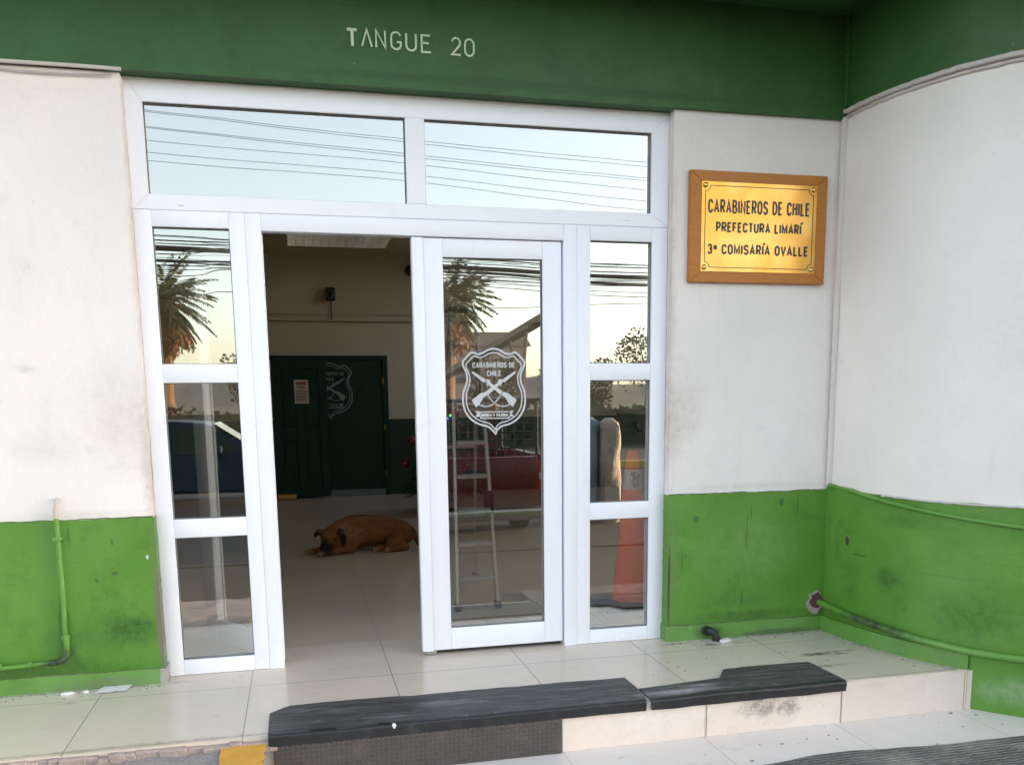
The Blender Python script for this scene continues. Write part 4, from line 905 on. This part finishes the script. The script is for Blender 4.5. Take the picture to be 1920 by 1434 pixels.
    me2.materials.clear(); me2.materials.append(t.m)
    o = bpy.data.objects.new('dog', me2); COL.objects.link(o)
    return tag(o, 'tan dog with dark muzzle and ears lying asleep on the hall floor', 'dog')
dog()

# ------------------------------------------------------------------ the street that the glass mirrors
def wheel(par, x, y, z, r, w, axis='x'):
    q = MB(); d = Vector((w / 2, 0, 0)) if axis == 'x' else Vector((0, w / 2, 0)); c = Vector((x, y, z)); q.tube([c - d, c - d * .8, c + d * .8, c + d], [r * .9, r, r, r * .9], 22)
    o = q.build('wheel', M['tyre'], par, smooth=40); k = MB(); k.tube([c - d * 1.04, c + d * 1.04], r * .58, 16); k.build('rim', M['chrome'], o, smooth=40); return o
PK = empty('pickup_truck', 'red pickup truck parked tail towards the station, mirrored in the closed glass leaf', 'truck', (0, 0, 0))
G0 = -.36
for x0, x1 in ((1.82, 1.90), (3.52, 3.60)):
    b = MB(); b.box((x0, -8.2, .02), (x1, -6.06, .66), .03); b.build('bed_side', M['red'], PK, smooth=40)
b = MB(); b.box((1.9, -8.2, .0), (3.52, -6.1, .10)); b.build('bed_floor', M['darkmetal'], PK)
b = MB(); b.box((1.82, -11.1, .0), (3.60, -9.9, .56), .10); b.build('bonnet', M['red'], PK, smooth=40)
b = MB(); b.box((1.83, -9.9, .0), (3.59, -8.2, .62), .06); b.prism([(-9.95, .60), (-9.45, 1.18), (-8.35, 1.20), (-8.2, .60)], 1.92, 3.50, 'x'); b.build('cab', M['red'], PK, smooth=30)
b = MB(); b.box((2.05, -8.30, .72), (3.37, -8.225, 1.10), .01); b.build('rear_window', M['carglass'], PK)
tg = MB(); tg.box((1.905, -6.075, .04), (3.515, -6.0, .64), .02); tg = tg.build('tailgate', M['red'], PK, smooth=40)
b = MB(); b.box((2.6, -6.0, .44), (2.82, -5.985, .50), .008); b.build('handle', M['darkmetal'], tg)
for x0, x1 in ((1.815, 1.90), (3.52, 3.605)):
    b = MB(); b.box((x0, -6.07, .22), (x1, -6.02, .58), .012); tl = b.build('tail_light', M['tail'], PK); b = MB(); b.box((x0 + .01, -6.025, .36), (x1 - .01, -6.012, .44), .005); b.build('lens', M['lens'], tl)
b = MB(); b.box((1.80, -6.05, -.13), (3.62, -5.93, .02), .03); b.build('bumper', M['chrome'], PK, smooth=40)
b = MB(); b.box((1.95, -8.9, -.12), (3.47, -6.1, .02)); b.build('chassis', M['darkmetal'], PK)
for x in (1.93, 3.49):
    for y in (-6.95, -10.4): wheel(PK, x, y, G0 + .36, .36, .22)
b = MB()
for x in (1.88, 3.54):
    for y in (-6.15, -8.15): b.cyl((x, y, .64), (x, y, 1.32), .022, 8)
    b.cyl((x, -6.1, 1.32), (x, -9.6, 1.36), .022, 8)
for y in (-6.15, -8.15): b.cyl((1.88, y, 1.32), (3.54, y, 1.32), .022, 8)
for k in range(9): b.cyl((2.5 + k * .12, -6.5, .62), (2.5 + k * .12, -6.5, 1.10), .010, 6)
for z in (.72, .82, .92, 1.02, 1.10): b.cyl((2.45, -6.5, z), (3.54, -6.5, z), .010, 6)
b.build('cargo_rack', M['darkmetal'], PK)
b = MB()
A, Bq = Vector((2.62, -9.3, 1.52)), Vector((3.62, -5.9, 2.30))
rot = (Bq - A).normalized().to_track_quat('Y', 'Z').to_matrix()
for dx, dz_ in ((-.045, 0), (.045, .01)):
    q = len(b.bm.verts); b.box((dx - .04, 0, dz_ - .04), (dx + .04, (Bq - A).length, dz_ + .04), .006)
    b.bm.verts.ensure_lookup_table()
    for v in b.bm.verts[q:]: v.co = A + rot @ v.co
tb = tag(b.build('timber_bundle', M['timber']), 'bundle of dark timber beams slanting up over the red pickup', 'timber')
for k, t_ in enumerate((.5, .62, .74, .86)):
    b = MB(); p = A + (Bq - A) * t_; b.cyl(p, (p.x + (-.08 if k % 2 else .14), p.y, 1.32), .024, 6)
    tag(b.build('timber_prop', M['timber']), 'thin wooden prop holding the timber beams above the pickup rack', 'prop', 'props under the timber beams')

CR = empty('parked_car', 'blue hatchback car parked across the street, mirrored in the left sidelight', 'car', (0, 0, 0))
y0, y1 = -12.4, -10.75
prof = [(-3.5, -.14), (-3.55, .3), (-3.45, .48), (-3.05, .93), (-2.6, 1.02), (-1.2, 1.03), (-.72, .98), (-.02, .52), (.75, .40), (.92, .22), (.92, -.14)]
b = MB(); b.prism(prof, y0, y1, 'y'); bmesh.ops.bevel(b.bm, geom=b.bm.edges[:], offset=.05, segments=3, affect='EDGES'); b.build('body', M['blue'], CR, smooth=50)
for k, w in enumerate(([(-3.2, .52), (-2.95, .86), (-2.35, .93), (-2.3, .52)], [(-2.2, .52), (-2.25, .94), (-1.35, .95), (-1.3, .51)], [(-1.22, .51), (-1.27, .95), (-.80, .90), (-.22, .52)])):
    b = MB(); b.prism(w, y1 - .01, y1 + .012, 'y'); b.build('side_window', M['carglass'], CR)
b = MB(); b.prism([(-.70, .955), (-.68, .97), (-.06, .555), (-.09, .54)], y0 + .15, y1 - .15, 'y')
for v in b.bm.verts: v.co += Vector((.03, 0, .02))
b.build('windscreen', M['carglass'], CR)
b = MB(); b.box((-.75, y1, .50), (-.52, y1 + .18, .64), .04); b.build('wing_mirror', M['blue'], CR)
for x in (-2.75, .15): 
    for yy in (y1 - .06, y0 + .06): wheel(CR, x, yy, G0 + .32, .32, .2, 'y')

def palm(name, x, y, zc, sc, label):
    o = empty(name, label, 'palm tree', (x, y, -.22), group='palms in the park across the street'); z0 = zc + .22
    q = MB(); n = 14
    q.tube([(.06 * math.sin(k), 0, z0 * k / n) for k in range(n + 1)], [.42 - .08 * k / n + .03 * (k % 2) for k in range(n + 1)], 12); q.build('trunk', M['bark'], o)
    for nm, N, m_, el0, el1, ln in (('fronds', 92, M['frond'], -30, 72, 2.6), ('dead_fronds', 190, M['deadfrond'], -88, -30, 2.3)):
        q = MB()
        for k in range(N):
            az = k * 2.399 + random.uniform(-.2, .2); el = R(random.uniform(el0, el1)); L = ln * sc * random.uniform(.8, 1.1)
            p = Vector((0, 0, z0)); d = Vector((math.cos(az) * math.cos(el), math.sin(az) * math.cos(el), math.sin(el)))
            for s_ in range(12):
                nx = p + d * L / 12; sd = d.cross(Vector((0, 0, 1))).normalized(); wv = .34 * sc * math.sin(PI * (s_ + 1.2) / 13.5)
                for sg in (-1, 1):
                    for hh in (0, .5):
                        e = sd * sg * wv + d * wv * .8 - Vector((0, 0, wv * .55)); q.quad(p + (nx - p) * hh + e * .5, e, .038 * sc)
                q.quad(p + (nx - p) * .5, (nx - p) * 1.05, .022); p = nx; d = (d - Vector((0, 0, .085))).normalized()
        q.build(nm, m_, o)
    return o
palm('palm_tree', -4.5, -35, 5.3, .95, 'thick palm with dead brown skirt mirrored in the left sidelight')
palm('palm_tree', 7.1, -35, 5.5, 1.0, 'thick palm with orange dead fronds mirrored at the top of the glass leaf')
palm('palm_tree', 1.4, -41, 5.0, .8, 'palm standing between the two others in the park')

def tree(name, x, y, h, r, label, m_='leaf', n=1500, group='trees across the street'):
    o = empty(name, label, 'tree', (x, y, -.22), group=group); q = MB(); q.tube([(0, 0, 0), (.1, 0, h * .35), (0, .1, h * .62)], [.16, .12, .07], 8, 3)
    cl = []
    for k in range(9):
        a = k * 2.4; c = Vector((math.cos(a) * r * .55, math.sin(a) * r * .55, h * .62 + r * .5 * math.sin(k * 1.7))); cl.append((c, r * random.uniform(.35, .55))); q.tube([(0, .05, h * .5), c * .6 + Vector((0, 0, h * .22)), c], [.05, .03, .015], 5, 3)
    q.build('trunk', M['bark'], o); q = MB()
    for k in range(n):
        c, rr_ = random.choice(cl); v = Vector((random.gauss(0, 1), random.gauss(0, 1), random.gauss(0, 1))).normalized() * rr_ * random.random() ** .4
        q.quad(c + v, Vector((random.uniform(-1, 1), random.uniform(-1, 1), random.uniform(-1, .4))).normalized() * .26, .07)
    q.build('crown', M[m_], o); return o
tree('tree', 22.3, -50, 6.2, 2.3, 'leafy tree mirrored in the upper right sidelight')
tree('tree', 20.0, -62, 4.3, 1.8, 'low round tree mirrored at the horizon left of the leafy tree')
tree('tree', -2.0, -55, 4.2, 2.0, 'small tree in the park behind the left palm', 'leafdark')
tree('tree', 11.5, -46, 4.0, 2.0, 'squat dark tree in the park beside the right palm', 'leafdark')
tree('tree', 16.5, -44, 3.6, 1.7, 'short bushy tree in the park beyond the timber beams', 'leafdark')
q = MB()
for k in range(9000):
    x = random.uniform(-35, 45); z = random.uniform(-.2, 1.15 + .35 * mnoise.noise((x * .4, 0, 0)))
    q.quad((x, -24 + random.uniform(-.5, .5), z), Vector((random.uniform(-1, 1), random.uniform(-1, 1), random.uniform(-1, 1))).normalized() * .3, .10)
q.box((-35, -24.4, -.25), (45, -23.6, .95)); tag(q.build('hedge', M['leafdark']), 'long clipped hedge along the park across the street', 'hedge')
HB = empty('far_house', 'low pinkish house with rusty roof beyond the park', 'house', (16, -72, -.22))
b = MB(); b.box((12.5, -76, -.22), (19.5, -70, 5.6)); ch(b.build('wall', M['pink'], None), HB)
b = MB(); b.prism([(12.1, 5.6), (19.9, 5.6), (19.2, 6.7), (12.8, 6.7)], -76.3, -69.7); ch(b.build('roof', M['roofm'], None), HB)
for k in range(3):
    b = MB(); b.box((13.3 + k * 2.1, -69.99, 2.6), (14.5 + k * 2.1, -69.9, 4.2)); ch(b.build('window', M['carglass'], None), HB)
# weathered stone post with a painted side, on the sidewalk across from the right sidelight
SP = empty('stone_post', 'rough beige stone post with grey blue painted side, mirrored in the right sidelight', 'post', (4.72, -7.2, G0))
def rough_col(name, cx, cy, w, d, h, m_, seed, par):
    q = MB(); rings = []
    for k in range(22):
        z = h * k / 21; rings.append([])
        for a in range(20):
            an = 2 * PI * a / 20; s_ = 1 / max(abs(math.cos(an)) ** 4 + abs(math.sin(an)) ** 4, 1e-6) ** .25
            f_ = (1 - .10 * (z / h) - (.55 * max(0, (z / h - .93) / .07) ** 2)) * (1 + .26 * mnoise.noise((math.cos(an) * 1.5, math.sin(an) * 1.5 + seed, z * 3)))
            rings[-1].append(q.bm.verts.new((cx + w / 2 * s_ * math.cos(an) * f_, cy + d / 2 * s_ * math.sin(an) * f_, z + G0)))
    for r0, r1 in zip(rings, rings[1:]):
        for a in range(20): q.bm.faces.new((r0[a], r0[(a + 1) % 20], r1[(a + 1) % 20], r1[a]))
    q.bm.faces.new(rings[-1]); return ch(q.build(name, m_, None, smooth=50), par)
rough_col('stone_core', 4.83, -7.2, .30, .36, 1.42, M['stone'], 0, SP); rough_col('painted_side', 4.50, -7.3, .42, .4, 1.45, M['slate'], 5, SP)

# overhead cables along the far side of the street
def cable(pts, r, label, group):
    q = MB(); q.tube(pts, r, 5, 8); tag(q.build('overhead_cable', M['wire']), label, 'cable', group)
YW = -25
for k, (zl, zm, zr) in enumerate(((9.70, 9.30, 9.0), (9.66, 9.22, 8.86), (9.25, 8.88, 8.50), (9.22, 8.80, 8.42), (8.87, 8.60, 8.12), (8.54, 8.28, 7.77), (8.31, 8.08, 7.48))):
    cable([(-38, YW, zl + 3.0), (-14, YW, zl + .62), (-3.2, YW, zl), (4.33, YW, zm), (12.5, YW, zr), (24, YW, zr - .25), (46, YW, zr + .9)], .0075, 'thin overhead wire of the high spaced set mirrored in the transom glass', 'high overhead wires')
random.seed(21)
for k, (zl, z2, zm, zr, r_) in enumerate(((6.23, 6.14, 5.86, 5.70, .016), (6.09, 6.06, 5.74, 5.62, .022), (6.0, 5.98, 5.60, 5.45, .016), (5.93, 5.86, 5.52, 5.36, .02), (5.88, 5.80, 5.46, 5.30, .055), (5.84, 5.83, 5.42, 5.31, .03), (5.80, 5.76, 5.36, 5.20, .016), (5.52, 5.50, 5.32, 5.08, .034), (5.48, 5.40, 5.24, 5.05, .02), (5.36, 5.44, 5.12, 5.02, .016), (5.25, 5.33, 5.05, 4.80, .012), (5.05, 5.28, 4.9, 4.66, .014), (4.5, 4.62, 4.25, 4.46, .012), (5.90, 5.78, 5.5, 5.24, .016), (5.70, 5.9, 5.3, 5.14, .012))):
    j = random.uniform(-.05, .05)
    cable([(-38, YW, zl + 1.5), (-14, YW, zl + .25), (-3.2, YW, zl), (-1.07, YW, z2), (3, YW, (z2 + zm) / 2 + j), (7.2, YW, zm), (12.5, YW, zr), (24, YW, zr + .2), (46, YW, zr + 1.2)], r_, 'dark overhead cable of the dense low bunch mirrored in the upper sidelight panes', 'low bunched overhead cables')
for k in range(9):
    zl = 5.35 + k * .10; j = random.uniform(-.12, .12)
    cable([(-38, YW + .3, zl + 1.3), (-14, YW + .3, zl + .3 + j), (-3.2, YW + .3, zl), (-1.07, YW + .3, zl - .06 + j * .4), (3, YW + .3, zl - .22), (7.2, YW + .3, zl - .33 + j), (12.5, YW + .3, zl - .50 - j), (24, YW + .3, zl - .2), (46, YW + .3, zl + 1)], .0075, 'dark overhead cable of the dense low bunch mirrored in the upper sidelight panes', 'low bunched overhead cables')
# loose grit swept against the walls and along the step
b = MB()
for k in range(420):
    t_ = random.random()
    if t_ < .3: p = (random.uniform(2.62, 3.58), -.085 - abs(random.gauss(0, .035)), .001)
    elif t_ < .55:
        q_ = random.choice([p for p in CURVE if p[1] > -.95]); p = (q_[0] - .03 - abs(random.gauss(0, .03)), q_[1], .001)
    elif t_ < .8: p = (random.uniform(-1, .0), -.11 - abs(random.gauss(0, .04)), .001)
    elif t_ < .9: p = (random.uniform(1.8, 4), random.uniform(-1.5, -1.0), -.199)
    else: p = (random.uniform(2.2, 3.7), random.uniform(-.9, -.1), .001)
    r_ = random.uniform(.0018, .0055) * (1.6 if random.random() < .1 else 1)
    q = bmesh.ops.create_icosphere(b.bm, subdivisions=1, radius=r_)
    for v in q['verts']: v.co = Vector((v.co.x * random.uniform(.8, 1.5), v.co.y, v.co.z * .6)) + Vector(p)
tag(b.build('grit', mat('mixed grit', (.30, .27, .24), .9, var=.9, vs=40)), 'loose grit and paint crumbs swept along the wall bases and the step', 'grit', kind='stuff')
